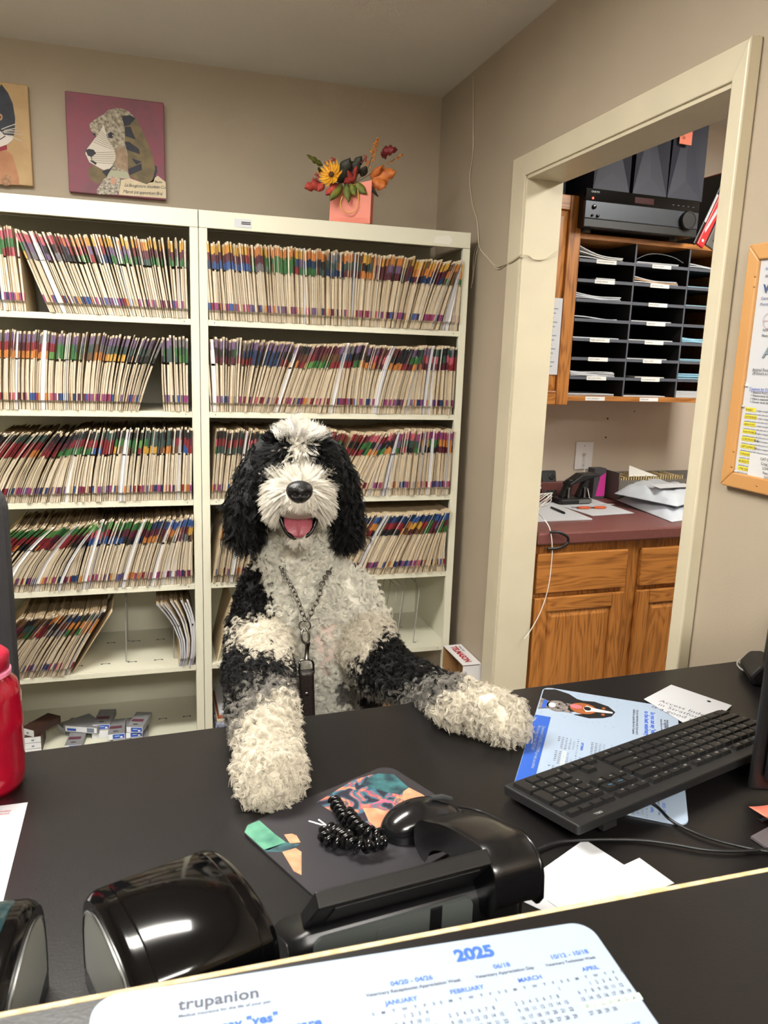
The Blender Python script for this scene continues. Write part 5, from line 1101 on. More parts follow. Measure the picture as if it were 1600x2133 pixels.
def shell(i, j):
    th = 2*PI*i; r_ = math.sin(PI/2*j); zz = math.cos(PI/2*j); ca, sa = math.cos(th), math.sin(th)
    sgn = lambda v, p_: math.copysign(abs(v)**p_, v)
    x = .056*sgn(ca, .85)*r_; y = .031*sgn(sa, .85)*r_; return Vector((x, y, .0006+.034*zz**.75*(1-.25*(x/.056+.3)**2)))
MB().grid(shell, 40, 14).build('shell', mat('mouse_black', (20, 20, 22), .16), MS, smooth=180)
MB().tube([(.012, 0, .0345), (.030, 0, .031), (.044, 0, .024)], [.003, .004, .003], 8).build('wheel', M_DGREY, MS, smooth=60)
kc = [MS.matrix_world @ Vector((.055, 0, .010))]+[dz(1000, 1690, .004), dz(1060, 1720, .004), dz(1105, 1760, .004)]
o = MB().tube(cat_path(kc, 5), .0018, 6).build('cable', M_BLACK, origin=kc[1], smooth=60); tag(o, 'short black cable between the mouse and the desk phone', 'cable')
cz = [(696, 1668), (706, 1684), (716, 1702), (727, 1716), (738, 1730), (726, 1742), (706, 1756), (688, 1752), (676, 1742), (682, 1728), (700, 1732), (722, 1748), (745, 1762), (772, 1760), (798, 1752), (790, 1740), (768, 1734), (748, 1722), (736, 1708), (724, 1694)]
ctr = cat_path([dz(x, y, .0125+.006*(k > 10)+.004*(k > 14)) for k, (x, y) in enumerate(cz)], 60)
hel = []; L_ = 0
for k, p in enumerate(ctr):
    if k: L_ += (p-ctr[k-1]).length
    t_ = (ctr[min(k+1, len(ctr)-1)]-ctr[max(0, k-1)]).normalized(); a_ = t_.cross(Vector((0, 0, 1))).normalized(); b_ = a_.cross(t_); q_ = 2*PI*L_/.0098
    hel.append(p+a_*(.0060*math.cos(q_))+b_*(.0060*math.sin(q_)))
o = MB().tube(hel, .0031, 8).build('coil_wristband', mat('coil_black', (14, 14, 15), .12), origin=ctr[0], smooth=180); tag(o, 'shiny black coil wristband heaped on the mouse pad', 'wristband')
# ------------------------------------------------------------------ desk phone seen from behind
a_, b_ = dz(612, 1836, .10), dz(972, 1748, .10); pex = (b_-a_).normalized(); pex.z = 0
pc_ = (a_+b_)/2; PHM = frame(Vector((pc_.x, pc_.y, HD+.0006)), pex, Vector((-pex.y, pex.x, 0)))
PHM = PHM @ Matrix.Translation((.006, 0, 0)) @ Matrix.Scale(.85, 4)
DP_ = thing('desk_phone', 'black desk phone seen from behind with handset on its cradle', 'phone', M=PHM)
M_PH = mat('phone_black', (17, 17, 18), .38); M_PH2 = mat('phone_grey', (76, 80, 78), .45)
# wedge body: low towards the user, high towards the viewer
V = []
def body(i, j):
    return None
prof = [(-.035, .0), (-.045, .03), (-.041, .066), (-.030, .076), (.0, .062), (.05, .034), (.062, .015), (.060, 0)]
xs = [(-.128, .72, .0), (-.122, .9, .004), (-.108, 1, 0), (.06, 1, 0), (.12, 1, 0), (.150, .98, 0), (.158, .85, .004)]
mbx = MB(); n = len(prof)
for x, s, _ in xs: mbx.v += [Vector((x, .010+(y-.010)*s, z*(s if z > .02 else 1))) for y, z in prof]
for i in range(len(xs)-1):
    for k in range(n): mbx.f.append([i*n+k, i*n+(k+1) % n, (i+1)*n+(k+1) % n, (i+1)*n+k]); mbx.m.append(0)
mbx.f.append(list(range(n))); mbx.m.append(0); mbx.f.append([(len(xs)-1)*n+k for k in range(n)][::-1]); mbx.m.append(0)
mbx.build('base', M_PH, DP_, smooth=50, bevel=.004)
MB().prism(rrect(-.105, .030, .085, .078, .012), -.047, -.043, axis='y').build('rear_panel', M_PH2, DP_)
MB().prism(rrect(-.035, .045, .005, .070, .005), -.0485, -.047, axis='y').build('latch', M_PH2, DP_)
MB().box((.03, -.049, .035), (.045, -.046, .078), bev=.002).build('rib', M_PH, DP_)
mbx = MB(); mbx.T = Matrix.Translation((0, -.026, .092)) @ Matrix.Rotation(R(38), 4, 'X'); mbx.box((-.108, -.008, -.024), (.095, .009, .056), bev=.002); mbx.build('display_housing', M_PH, DP_)
mbx = MB(); mbx.T = Matrix.Translation((0, -.026, .092)) @ Matrix.Rotation(R(38), 4, 'X'); mbx.box((-.088, -.0095, -.004), (.083, -.008, .045), bev=.0005); mbx.build('display_back', M_PH, DP_)
mbx = MB(); mbx.box((-.06, -.060, 0), (.08, -.046, .028), bev=.004); mbx.build('stand', M_PH, DP_)
# handset
hp_ = [(-.072, .080), (-.066, .118), (-.035, .131), (.0, .122), (.05, .105), (.09, .085), (.118, .070), (.13, .048), (.122, .030), (.098, .028), (.085, .052), (.05, .075), (.0, .090), (-.028, .086), (-.038, .066), (-.060, .064)]
hp_ = [(p_.x, p_.y) for p_ in cat_path([(y, z, 0) for y, z in hp_+hp_[:1]], 3)][:-1]
mbx = MB(); n = len(hp_); cx_ = sum(p[0] for p in hp_)/n; cz_ = sum(p[1] for p in hp_)/n
hx = [(.098, .80), (.103, .94), (.112, 1), (.146, 1), (.155, .94), (.160, .80)]
for x, s in hx:
    for (y, z) in hp_: mbx.v.append(Vector((x, y, z-(1-s)*.02)))
for i in range(len(hx)-1):
    for k in range(n): mbx.f.append([i*n+k, (i+1)*n+k, (i+1)*n+(k+1) % n, i*n+(k+1) % n]); mbx.m.append(0)
mbx.f.append(list(range(n))[::-1]); mbx.m.append(0); mbx.f.append([(len(hx)-1)*n+k for k in range(n)]); mbx.m.append(0)
for v in mbx.v: v.x = .128+(v.x-.128)*(1.05)
mbx.build('handset', mat('handset_black', (15, 15, 16), .24), DP_, smooth=50, bevel=.003)
# ------------------------------------------------------------------ two label printers
def label_printer(px, py, rz, label, cover, group='label printers behind the ledge'):
    t = thing('label_printer', label, 'label printer', M=Matrix.Translation((px, py, HD+.0006)) @ Matrix.Rotation(rz, 4, 'Z') @ Matrix.Scale(.9, 4), group=group)
    prof = [(p_.y, p_.z) for p_ in cat_path([(0, -.084, 0), (0, -.090, .050), (0, -.089, .096), (0, -.078, .120), (0, -.050, .131), (0, -.005, .134), (0, .042, .128), (0, .080, .106), (0, .094, .060), (0, .092, 0)], 3)]
    def shell_(x0, x1, s0, name, m):
        xs = [(x0, s0), (x0+.005, (1+s0)/2+.01), (x0+.010, 1), (x1-.010, 1), (x1-.005, (1+s0)/2+.01), (x1, s0)]; n = len(prof); g = MB()
        for x, s in xs: g.v += [Vector((x, y*s, z*s)) for y, z in prof]
        for i in range(len(xs)-1):
            for k in range(n): g.f.append([i*n+k, (i+1)*n+k, (i+1)*n+(k+1) % n, i*n+(k+1) % n]); g.m.append(0)
        g.f.append(list(range(n))[::-1]); g.f.append([(len(xs)-1)*n+k for k in range(n)]); g.m += [0, 0]
        return g.build(name, m, t, smooth=35)
    shell_(-.066, .066, .95, 'housing', M_GLOSS)
    # separate curved lid on top/back
    lid = [(y*1.008, z*1.008) for y, z in prof[5:20]]; g = MB(); n = len(lid)
    for x, s in ((-.048, .996), (-.046, 1.006), (.046, 1.006), (.048, .996)): g.v += [Vector((x, y*s, z*s)) for y, z in lid]
    for i in range(3):
        for k in range(n-1): g.f.append([i*n+k, (i+1)*n+k, (i+1)*n+k+1, i*n+k+1]); g.m.append(0)
    g.build('lid', cover, t, smooth=60)
    for s in (-1, 1):
        pl = [(y*.80+.004, .012+z*.78) for y, z in prof[1:27]]
        mbx = MB().prism(pl[::-1] , s*.0655, s*.0675, axis='x') if False else MB().prism([(p[0], p[1]) for p in pl], min(s*.0640, s*.0672), max(s*.0640, s*.0672), axis='x')
        sp_ = mbx.build('side_panel', mat('printer_grey', (160, 162, 156), .4), t, bevel=.001)
        rim = [Vector((s*.0674, y, z)) for y, z in pl]
        MB().tube(cat_path(rim, 3), .0010, 5).build('panel_rim', M_CHROME, sp_)
    return t
M_TEALGL = mat('smoked_teal', (30, 52, 56), .09)
label_printer(.012, .604, R(19), 'glossy black label printer, right one of the pair behind the ledge', M_GLOSS)
label_printer(-.166, .590, R(-4), 'label printer with smoked teal lid at the left edge of the ledge', M_TEALGL)
# ------------------------------------------------------------------ red bottle
b = dz(-24, 1640); RB = thing('water_bottle', 'translucent red water bottle at the left edge of the desk', 'bottle', (b.x, b.y, HD+.0006))
M_REDT = mat('red_tritan', (190, 16, 50), .12, trans=.55, coat=.3)
MB().lathe([(.030, 0), (.040, .002), (.0455, .012), (.0465, .03), (.0465, .085), (.0475, .09), (.0465, .095), (.0465, .128), (.043, .146), (.034, .156), (.032, .160), (.032, .17)], 36).build('body', M_REDT, RB, smooth=60)
MB().lathe([(.034, .158), (.0365, .159), (.0365, .164), (.034, .165)], 36).build('rim', mat('pink_rim', (226, 130, 160), .3), RB, smooth=60)
MB().lathe([(.033, .166), (.035, .168), (.035, .185), (.030, .190), (.0, .191)], 36).build('cap', mat('red_cap', (150, 16, 44), .35), RB, smooth=50)
# ------------------------------------------------------------------ office chair behind the desk at the left
q = ony(21, 1150, 1.42); OC = thing('office_chair', 'dark office chair backrest at the left edge behind the desk', 'chair', (q.x-.22, 1.40, 0))
zt = ony(8, 983, 1.42).z
def back(i, j): x = q.x-.44+.44*i; return Vector((x, 1.42+.05*((i-.5)*2)**2, 0))
MB().prism(rrect(q.x-.44, zt-.56, q.x, zt, .07, 8), 1.40, 1.445, axis='y').build('backrest', mat('chair_fabric', (52, 52, 56), .8, bump=.3, bscale=500), OC, world=True, bevel=.012)
MB().prism(rrect(q.x-.56, 1.36, q.x-.10, 1.80, .08, 6), .40, .48).build('seat', mat('chair_fabric', (52, 52, 56), .8), OC, world=True, bevel=.015)
MB().box((q.x-.25, 1.446, .50), (q.x-.19, 1.47, zt-.2)).build('spine', M_BLACK, OC, world=True)
MB().tube([(q.x-.22, 1.60, .08), (q.x-.22, 1.60, .399)], .03, 14).build('gas_column', M_BLACK, OC, world=True)
for k in range(5):
    a_ = 2*PI*k/5; e_ = Vector((q.x-.22+.28*math.cos(a_), 1.60+.28*math.sin(a_), .06)); MB().tube([(q.x-.22, 1.60, .09), e_], [.025, .016], 8).build('spoke', M_BLACK, OC, world=True); MB().ball(e_-Vector((0, 0, .032)), .027).build('castor', M_BLACK, OC, world=True, smooth=180)
# ------------------------------------------------------------------ medicine cartons on the bottom shelf
zs = SHT[5]+.0008
M_CB = mat('carton_blue', (46, 86, 176), .45); M_CW = mat('carton_white', (226, 228, 230), .5); M_CG = mat('carton_grey', (132, 132, 134), .5, var=.15, vscale=60); M_CD = mat('carton_brown', (62, 38, 30), .45, var=.3, vscale=30); M_CP = mat('carton_plum', (96, 52, 68), .5)
ms = lambda x, y, Y: ony(40+x*.1875, 1440+y*.1875, Y)
def carton(x, y, z, rz, label, kind, w=.056, h=.021, d=.115, group='medicine cartons on the bottom shelf'):
    t = thing('medicine_carton', label, 'box', (x, y, z), rz, group)
    main = M_CG if kind != 'dark' else M_CD
    MB().box((0, 0, 0), (w, d, h)).build('carton', [main], t)
    MB().box((.0005, -.0006, .0005), (w-.0005, -.0001, h-.0005)).build('end_flap', M_CW, t)
    if kind == 'blue':
        MB().box((w*.28, -.0012, .003), (w-.002, -.0006, h-.002)).build('blue_print', M_CB, t)
        MB().box((w*.40, -.0016, h*.55), (w*.68, -.0012, h*.64)).build('print_line', M_CW, t); MB().box((w*.72, -.0016, .005), (w*.86, -.0012, .011)).build('print_block', M_CW, t)
        MB().box((.004, d*.35, h), (w*.8, d*.52, h+.0003)).build('plum_band', M_CP, t)
        MB().box((w*.3, d*.15, h), (w*.6, d*.20, h+.0003)).build('black_mark', M_INK, t)
    if kind == 'dark': MB().box((w*.42, -.0010, h*.3), (w*.58, -.0006, h*.55)).build('print_block', M_MGREY, t)
    if kind == 'side':
        MB().box((w, .006, .003), (w+.0006, d-.004, h-.003)).build('side_flap', M_CW, t); MB().box((w+.0006, .012, .006), (w+.0010, .045, .015)).build('blue_print', M_CB, t)
        MB().box((w+.0006, d-.04, .005), (w+.0010, d-.014, h-.005)).build('barcode', M_MGREY, t)
    return t
y0 = 2.625
p = ms(60, 610, y0)
for k in range(3): carton(p.x, y0, zs+k*.0216, 0, ('bottom', 'middle', 'upper')[k]+' dark carton with a white end in the left stack', 'dark', .052)
carton(p.x-.012, y0+.03, zs+3*.0216, R(-38), 'brown carton lying askew on top of the left stack', 'dark', .056, .024, .12)
p = ms(500, 560, y0); carton(p.x, y0, zs, R(-6), 'blue and white carton alone in front of the grey ones', 'blue')
p = ms(420, 460, y0+.03); carton(p.x+.035, y0+.155, zs+.0216, R(-112), 'grey carton turned sideways with a barcode', 'side', .056, .026, .125)
carton(p.x-.015, y0+.175, zs, R(-60), 'grey carton lying behind the sideways one', 'side', .06, .02, .12)
p = ms(800, 380, y0+.06); carton(p.x, y0+.07, zs, R(-4), 'grey carton standing back in the middle', 'plain', .058, .03, .12); carton(p.x+.004, y0+.075, zs+.0306, R(-8), 'grey carton on top of the middle one', 'blue', .058, .02, .12)
p = ms(1040, 515, y0); carton(p.x, y0, zs, R(-2), 'blue and white carton at the bottom left of the right pile', 'blue'); p2 = ms(1240, 495, y0); carton(p2.x+.001, y0+.002, zs, R(-1), 'blue and white carton at the bottom right of the right pile', 'blue')
carton(p.x-.016, y0+.004, zs+.0216, 0, 'blue and white carton in the second layer, left', 'blue'); carton(p.x+.043, y0+.004, zs+.0216, 0, 'blue and white carton in the second layer, right', 'blue')
carton(p.x+.046, y0+.006, zs+.0432, R(-16), 'blue and white carton on top of the right pile', 'blue')
# ------------------------------------------------------------------ carton by the right wall, things at the foot of the right unit
cx0_, cx1_, cy0_, cy1_, cz_ = XR-.075, XR-.004, 2.375, 2.566, .372
KX = thing('shipping_carton', 'white carton with red lettering standing by the door casing', 'carton', (XR-.1, 2.46, 0))
M_KRAFT = mat('kraft_board', (150, 112, 68), .8, var=.1, vscale=20); M_CWB = mat('carton_board_white', (226, 224, 224), .6)
MB().box((cx0_, cy0_, cz_-.003), (cx1_, cy1_, cz_)).build('top_strip', M_CWB, KX, world=True)
MB().box((cx1_-.003, cy0_, 0.001), (cx1_, cy1_, cz_-.0035)).build('wall_side', M_CWB, KX, world=True)
MB().box((cx0_, cy0_-.003, 0.001), (cx1_, cy0_-.0002, cz_-.006)).build('end_panel', M_CWB, KX, world=True)
MB().box((cx0_, cy1_-.003, 0.001), (cx1_-.0035, cy1_, cz_-.0035)).build('far_panel', M_KRAFT, KX, world=True)
MB().box((cx1_-.008, cy0_+.001, 0.004), (cx1_-.0035, cy1_-.004, cz_-.004)).build('inner_side', M_KRAFT, KX, world=True)
MB().box((cx0_, cy0_, 0.001), (cx1_-.0085, cy1_-.0035, .004)).build('floor_panel', M_KRAFT, KX, world=True)
text('lettering', 'TELMASON', .034, frame((cx0_+.020, cy1_-.018, cz_+.0006), (0, -1, 0), (1, 0, 0)), KX, mat('red_print', (176, 42, 50), .6), sx=.88, width=.0016)
text('lettering', 'heavy duty', .012, frame((cx0_+.052, cy1_-.020, cz_+.0006), (0, -1, 0), (1, 0, 0)), KX, M_MGREY, width=.0004)
def rbox(name, a, b, m, label, cat): return tag(MB().box(a, b, bev=.002).build(name, m, origin=((a[0]+b[0])/2, a[1], a[2])), label, cat)
rbox('magazine_pile', (.20, SD+.03, zs), (.42, SD+.28, zs+.05), mat('blue_foil', (46, 60, 110), .25, col2=(190, 196, 210), vscale=70), 'crinkled blue packet at the foot of the right unit, left of the dog', 'packet')
for k, (m_, lab) in enumerate(((M_CREAM, 'cream booklet on the blue packet'), (mat('rust_cover', (176, 86, 50), .5), 'rust-coloured booklet in the low pile left of the dog'), (M_WHITE, 'white booklet at the top of the low pile left of the dog'))):
    rbox('booklet', (.205+.004*k, SD+.04, zs+.0508+k*.0125), (.41, SD+.26, zs+.0628+k*.0125), m_, lab, 'booklet')
rbox('kraft_box', (.70, SD+.05, zs), (.98, SD+.34, zs+.10), M_KRAFT, 'low kraft box on the bottom shelf behind the dog', 'box')
rbox('paper_ream', (.69, SD+.012, zs), (.97, SD+.047, zs+.03), M_WHITE, 'white paper ream at the front of the bottom shelf', 'paper')
rbox('pink_folder', (.72, SD+.06, zs+.1006), (.90, SD+.28, zs+.112), mat('pink_card', (190, 60, 130), .6), 'magenta folder lying on the kraft box', 'folder')
p = ony(795, 1252, SD+.05)
TG = thing('paper_tag', 'small peach tag with a black tie beside the dog', 'tag', p)
MB().prism([(p.x-.012, p.z-.02), (p.x+.006, p.z-.022), (p.x+.008, p.z+.014), (p.x-.012, p.z+.018)], p.y, p.y+.003, axis='y').build('tag_card', mat('peach_card', (214, 156, 112), .6), TG, world=True)
MB().tube([(p.x-.004, p.y-.001, p.z+.01), (p.x-.012, p.y, p.z+.06), (p.x-.03, p.y+.02, p.z+.075), (p.x-.05, p.y+.01, p.z+.066)], .0012, 5).build('tie', M_BLACK, TG, world=True)
# ------------------------------------------------------------------ the dog
def proj(P):
    """pixel position of world points (n,3): only used to lay out the coat's markings"""
    Q = np.asarray(P, float)-np.array(CAM); c = Q @ np.array(CF)
    return 800+F_PX*(Q @ np.array(CR))/c, 1066.5-F_PX*(Q @ np.array(CU))/c
PR = []   # round cones: a, b, ra, rb, group
def limb(pts, grp):
    for (a, ra), (b, rb) in zip(pts[:-1], pts[1:]): PR.append((np.array(a[:]), np.array(b[:]), ra, rb, grp))
O = lambda x, y, Y: ony(x, y, Y)
HEAD, MUZ, JAW, EAR, NECK, BODY, LEGL, LEGR, HIND = range(9)
limb([(O(620, 968, 1.475), .064), (O(619, 990, 1.50), .066)], HEAD)
limb([(O(620, 946, 1.455), .046), (O(621, 958, 1.43), .044)], HEAD)
limb([(O(621, 1012, 1.42), .052), (O(622, 1030, 1.375), .043), (O(623, 1036, 1.345), .034)], MUZ)
for s in (-1, 1): limb([(O(621+s*18, 1030, 1.40), .034), (O(622+s*26, 1046, 1.375), .027)], MUZ)
limb([(O(620, 1085, 1.44), .036), (O(621, 1112, 1.375), .021)], JAW)
limb([(O(554, 940, 1.50), .026), (O(531, 985, 1.49), .026), (O(513, 1045, 1.475), .026), (O(511, 1092, 1.465), .022)], EAR)
limb([(O(685, 940, 1.50), .026), (O(704, 985, 1.49), .026), (O(718, 1045, 1.475), .025), (O(723, 1092, 1.465), .022)], EAR)
limb([(O(619, 1050, 1.52), .070), (O(617, 1150, 1.52), .072), (O(630, 1230, 1.52), .092)], NECK)
limb([(O(625, 1235, 1.53), .098), (O(645, 1310, 1.54), .112), (O(665, 1420, 1.57), .098)], BODY)
limb([(O(560, 1250, 1.52), .062), (O(548, 1330, 1.49), .066)], BODY)
limb([(O(720, 1250, 1.51), .062), (O(745, 1320, 1.47), .062)], BODY)
limb([(Vector((.39, 1.60, .86)), .095), (Vector((.42, 1.66, .70)), .11), (Vector((.40, 1.74, .50)), .12)], BODY)
pl = lambda x, y, e: onz(x, y, HD+e)
limb([(O(545, 1330, 1.47), .062), (O(538, 1400, 1.34), .054), (pl(548, 1485, .063), .041), (pl(558, 1545, .048), .035), (pl(561, 1600, .038), .036)], LEGL)
limb([(pl(540, 1616, .032), .024), (pl(533, 1630, .026), .018)], LEGL); limb([(pl(563, 1618, .034), .026), (pl(562, 1638, .026), .019)], LEGL); limb([(pl(588, 1612, .032), .024), (pl(595, 1626, .026), .018)], LEGL)
limb([(O(760, 1335, 1.44), .060), (O(800, 1395, 1.34), .046), (O(868, 1428, 1.235), .034), (pl(950, 1460, .043), .031), (pl(1024, 1485, .036), .030), (pl(1050, 1497, .033), .029)], LEGR)
limb([(pl(1052, 1508, .030), .020), (pl(1056, 1520, .024), .016)], LEGR); limb([(pl(1066, 1502, .030), .020), (pl(1074, 1511, .024), .016)], LEGR)
for s, x in ((-1, .28), (1, .47)):
    limb([(Vector((x, 1.76, .50)), .075), (Vector((x+.02*s, 1.66, .34)), .055), (Vector((x+.02*s, 1.80, .16)), .036), (Vector((x+.02*s, 1.77, .05)), .034), (Vector((x+.02*s, 1.70, .036)), .034)], HIND)
limb([(Vector((.37, 1.88, .52)), .03), (Vector((.38, 2.0, .42)), .022)], HIND)
KS = {HEAD: .022, MUZ: .014, JAW: .012, EAR: .012, NECK: .03, BODY: .035, LEGL: .02, LEGR: .02, HIND: .03}
def sdf(P, need=False):
    out = None; best = None; arg = None
    for a, b, ra, rb, g in PR:
        ba = b-a; pa = P-a; h = np.clip((pa @ ba)/max(1e-9, ba @ ba), 0, 1)
        d = np.sqrt(((pa-h[:, None]*ba)**2).sum(1))-(ra+(rb-ra)*h)
        if out is None: out = d.copy(); best = d.copy(); arg = np.full(len(P), g)
        else:
            k = KS[g]; hh = np.clip(.5+.5*(out-d)/k, 0, 1); out = out*(1-hh)+d*hh-k*hh*(1-hh)
            m = d < best; best[m] = d[m]; arg[m] = g
    return (out, arg) if need else out
lo = np.min([np.minimum(a-ra, b-rb) for a, b, ra, rb, g in PR], 0)-.03; hi = np.max([np.maximum(a+ra, b+rb) for a, b, ra, rb, g in PR], 0)+.03
VX = .0085; nxyz = np.ceil((hi-lo)/VX).astype(int)+1
ax = [lo[i]+VX*np.arange(nxyz[i]) for i in range(3)]
G = np.stack(np.meshgrid(*ax, indexing='ij'), -1).reshape(-1, 3)
Fv = np.concatenate([sdf(G[i:i+200000]) for i in range(0, len(G), 200000)]).reshape(nxyz)
def surface_nets(Fv, lo, h):
    s = Fv < 0; n = np.array(Fv.shape)-1
    c = np.zeros(n, int); pos = np.zeros(tuple(n)+(3,)); cnt = np.zeros(n)
    sl = lambda d: tuple(slice(d[i], d[i]+n[i]) for i in range(3))
    corners = [(i, j, k) for i in (0, 1) for j in (0, 1) for k in (0, 1)]
    for ca in corners:
        for axx in range(3):
            if ca[axx]: continue
            cb = list(ca); cb[axx] = 1; fa, fb = Fv[sl(ca)], Fv[sl(cb)]; m = (fa < 0) != (fb < 0)
            t = np.where(m, fa/np.where(m, fa-fb, 1), 0)
            for d in range(3): pos[..., d] += np.where(m, ca[d]+(t if d == axx else 0), 0)
            cnt += m
    act = cnt > 0; idx = -np.ones(n, int); idx[act] = np.arange(act.sum())
    ijk = np.argwhere(act); V = lo+h*(ijk+pos[act]/cnt[act][:, None]); Q = []
    for axx in range(3):
        e = [0, 0, 0]; e[axx] = 1; a = s[:-1, :-1, :-1] if False else s
        f0 = s[tuple(slice(0, s.shape[i]-e[i]) for i in range(3))]; f1 = s[tuple(slice(e[i], s.shape[i]) for i in range(3))]
        E = np.argwhere(f0 != f1); o1, o2 = [(1, 2), (2, 0), (0, 1)][axx]
        E = E[(E[:, o1] > 0) & (E[:, o2] > 0) & (E[:, o1] < n[o1]) & (E[:, o2] < n[o2]) & (E[:, axx] < n[axx])]
        def gi(d1, d2): q = E.copy(); q[:, o1] -= d1; q[:, o2] -= d2; return idx[q[:, 0], q[:, 1], q[:, 2]]
        q = np.stack([gi(1, 1), gi(0, 1), gi(0, 0), gi(1, 0)], 1); fl = f0[E[:, 0], E[:, 1], E[:, 2]] if len(E) else np.zeros(0, bool)
        q[~fl] = q[~fl][:, ::-1]; Q.append(q)
    return V, np.concatenate(Q)
DV, DQ = surface_nets(Fv, lo, VX)
DB = np.array([.37, 1.72, 0.])
DOG = thing('dog', 'curly black and white doodle standing with its paws on the desk', 'dog', DB)
# ---- coat markings
def inpoly(x, y, poly):
    c = np.zeros(len(x), bool); n = len(poly)
    for i in range(n):
        (x1, y1), (x2, y2) = poly[i], poly[(i+1) % n]
        m = ((y1 > y) != (y2 > y)); xi = (x2-x1)*(y-y1)/((y2-y1) if y2 != y1 else 1e-9)+x1; c ^= m & (x < xi)
    return c
BLK = [[(400, 1140), (535, 1150), (548, 1185), (562, 1215), (578, 1262), (560, 1280), (515, 1290), (490, 1310), (400, 1330)],
       [(400, 1310), (482, 1318), (496, 1350), (530, 1368), (580, 1375), (625, 1380), (620, 1420), (560, 1412), (520, 1432), (486, 1470), (470, 1520), (400, 1560)],
       [(800, 1318), (860, 1330), (900, 1372), (970, 1398), (925, 1424), (880, 1420), (840, 1438), (790, 1440), (750, 1436), (735, 1405), (770, 1360)], [(706, 1140), (750, 1140), (748, 1190), (725, 1178)]]
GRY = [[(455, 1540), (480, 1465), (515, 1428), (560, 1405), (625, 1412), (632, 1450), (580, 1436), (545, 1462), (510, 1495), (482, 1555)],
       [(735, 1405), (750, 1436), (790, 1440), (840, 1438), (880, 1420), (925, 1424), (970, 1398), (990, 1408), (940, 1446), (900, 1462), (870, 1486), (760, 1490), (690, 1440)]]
HBLK = [[(440, 1200), (445, 880), (548, 880), (566, 905), (606, 916), (611, 955), (592, 985), (556, 1008), (545, 1045), (540, 1200)],
        [(640, 920), (680, 912), (700, 890), (800, 930), (800, 1200), (705, 1180), (702, 1060), (690, 1008), (660, 985), (640, 955)]]
def coat(P, grp, jit=True, seed=1):
    r = np.random.RandomState(seed); x, y = proj(P)
    if jit: sg = np.where((grp == LEGL) | (grp == LEGR), 11, 5); x = x+r.normal(0, 1, len(x))*sg; y = y+r.normal(0, 1, len(y))*sg
    col = np.tile(np.array([.86, .835, .73]), (len(x), 1))
    hd = (grp == HEAD) | (grp == MUZ) | (grp == JAW)
    black = np.zeros(len(x), bool); grey = np.zeros(len(x), bool)
    bodyl = ~hd & (grp != EAR)
    for p in BLK: black |= inpoly(x, y, p) & bodyl
    for p in GRY: grey |= inpoly(x, y, p) & bodyl
    for p in HBLK: black |= inpoly(x, y, p) & (grp == HEAD)
    black |= (grp == EAR)
    back = (P[:, 1] > 1.60) & bodyl & ((grp == BODY) | (grp == NECK)); black |= back | ((P[:, 1] > 1.535) & (grp == HEAD) & (P[:, 2] < 1.30))
    black |= (grp == HIND); black |= (grp == BODY) & (P[:, 2] < .86) & (x > 700) & (P[:, 1] > 1.5)
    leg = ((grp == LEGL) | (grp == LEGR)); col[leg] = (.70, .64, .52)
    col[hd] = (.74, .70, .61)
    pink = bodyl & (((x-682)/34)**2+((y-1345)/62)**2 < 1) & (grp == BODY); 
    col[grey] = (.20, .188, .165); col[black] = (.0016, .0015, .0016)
    return col, black, pink
def nrm(P, e=.004):
    g = np.stack([sdf(P+np.array(d)*e)-sdf(P-np.array(d)*e) for d in ((1, 0, 0), (0, 1, 0), (0, 0, 1))], 1); return g/np.linalg.norm(g, axis=1)[:, None]
# body mesh
me = bpy.data.meshes.new('body'); me.from_pydata((DV-DB).tolist(), [], DQ.tolist()); me.polygons.foreach_set('use_smooth', [True]*len(me.polygons))
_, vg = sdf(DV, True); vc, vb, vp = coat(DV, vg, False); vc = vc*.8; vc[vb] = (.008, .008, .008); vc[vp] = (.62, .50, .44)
at_ = me.color_attributes.new('coat', 'FLOAT_COLOR', 'POINT'); at_.data.foreach_set('color', np.c_[vc, np.ones(len(vc))].astype(np.float32).ravel())
def attr_mat(name, hair):
    m = bpy.data.materials.new(name); m.use_nodes = True; nt = m.node_tree; a = nt.nodes.new('ShaderNodeAttribute'); a.attribute_name = 'coat'
    if hair:
        out = nt.nodes['Material Output']; nt.nodes.remove(nt.nodes['Principled BSDF']); h = nt.nodes.new('ShaderNodeBsdfHairPrincipled'); h.model = 'CHIANG'; h.parametrization = 'COLOR'
        h.inputs['Roughness'].default_value = .36; h.inputs['Radial Roughness'].default_value = .6; h.inputs['IOR'].default_value = 1.33
        if 'Random Color' in h.inputs: h.inputs['Random Roughness'].default_value = .2
        nt.links.new(a.outputs['Color'], h.inputs['Color'])
        pb = nt.nodes.new('ShaderNodeBsdfPrincipled'); pb.inputs['Roughness'].default_value = .55; pb.inputs['Specular IOR Level'].default_value = .25; nt.links.new(a.outputs['Color'], pb.inputs['Base Color'])
        mx_ = nt.nodes.new('ShaderNodeMixShader'); mx_.inputs[0].default_value = .55; nt.links.new(h.outputs[0], mx_.inputs[1]); nt.links.new(pb.outputs[0], mx_.inputs[2]); nt.links.new(mx_.outputs[0], out.inputs[0])
    else:
        b = nt.nodes['Principled BSDF']; b.inputs['Roughness'].default_value = .85; nt.links.new(a.outputs['Color'], b.inputs['Base Color'])
    return m
me.materials.append(attr_mat('dog_skin', False)); ob = bpy.data.objects.new('body', me); COL.objects.link(ob); ob.parent = DOG
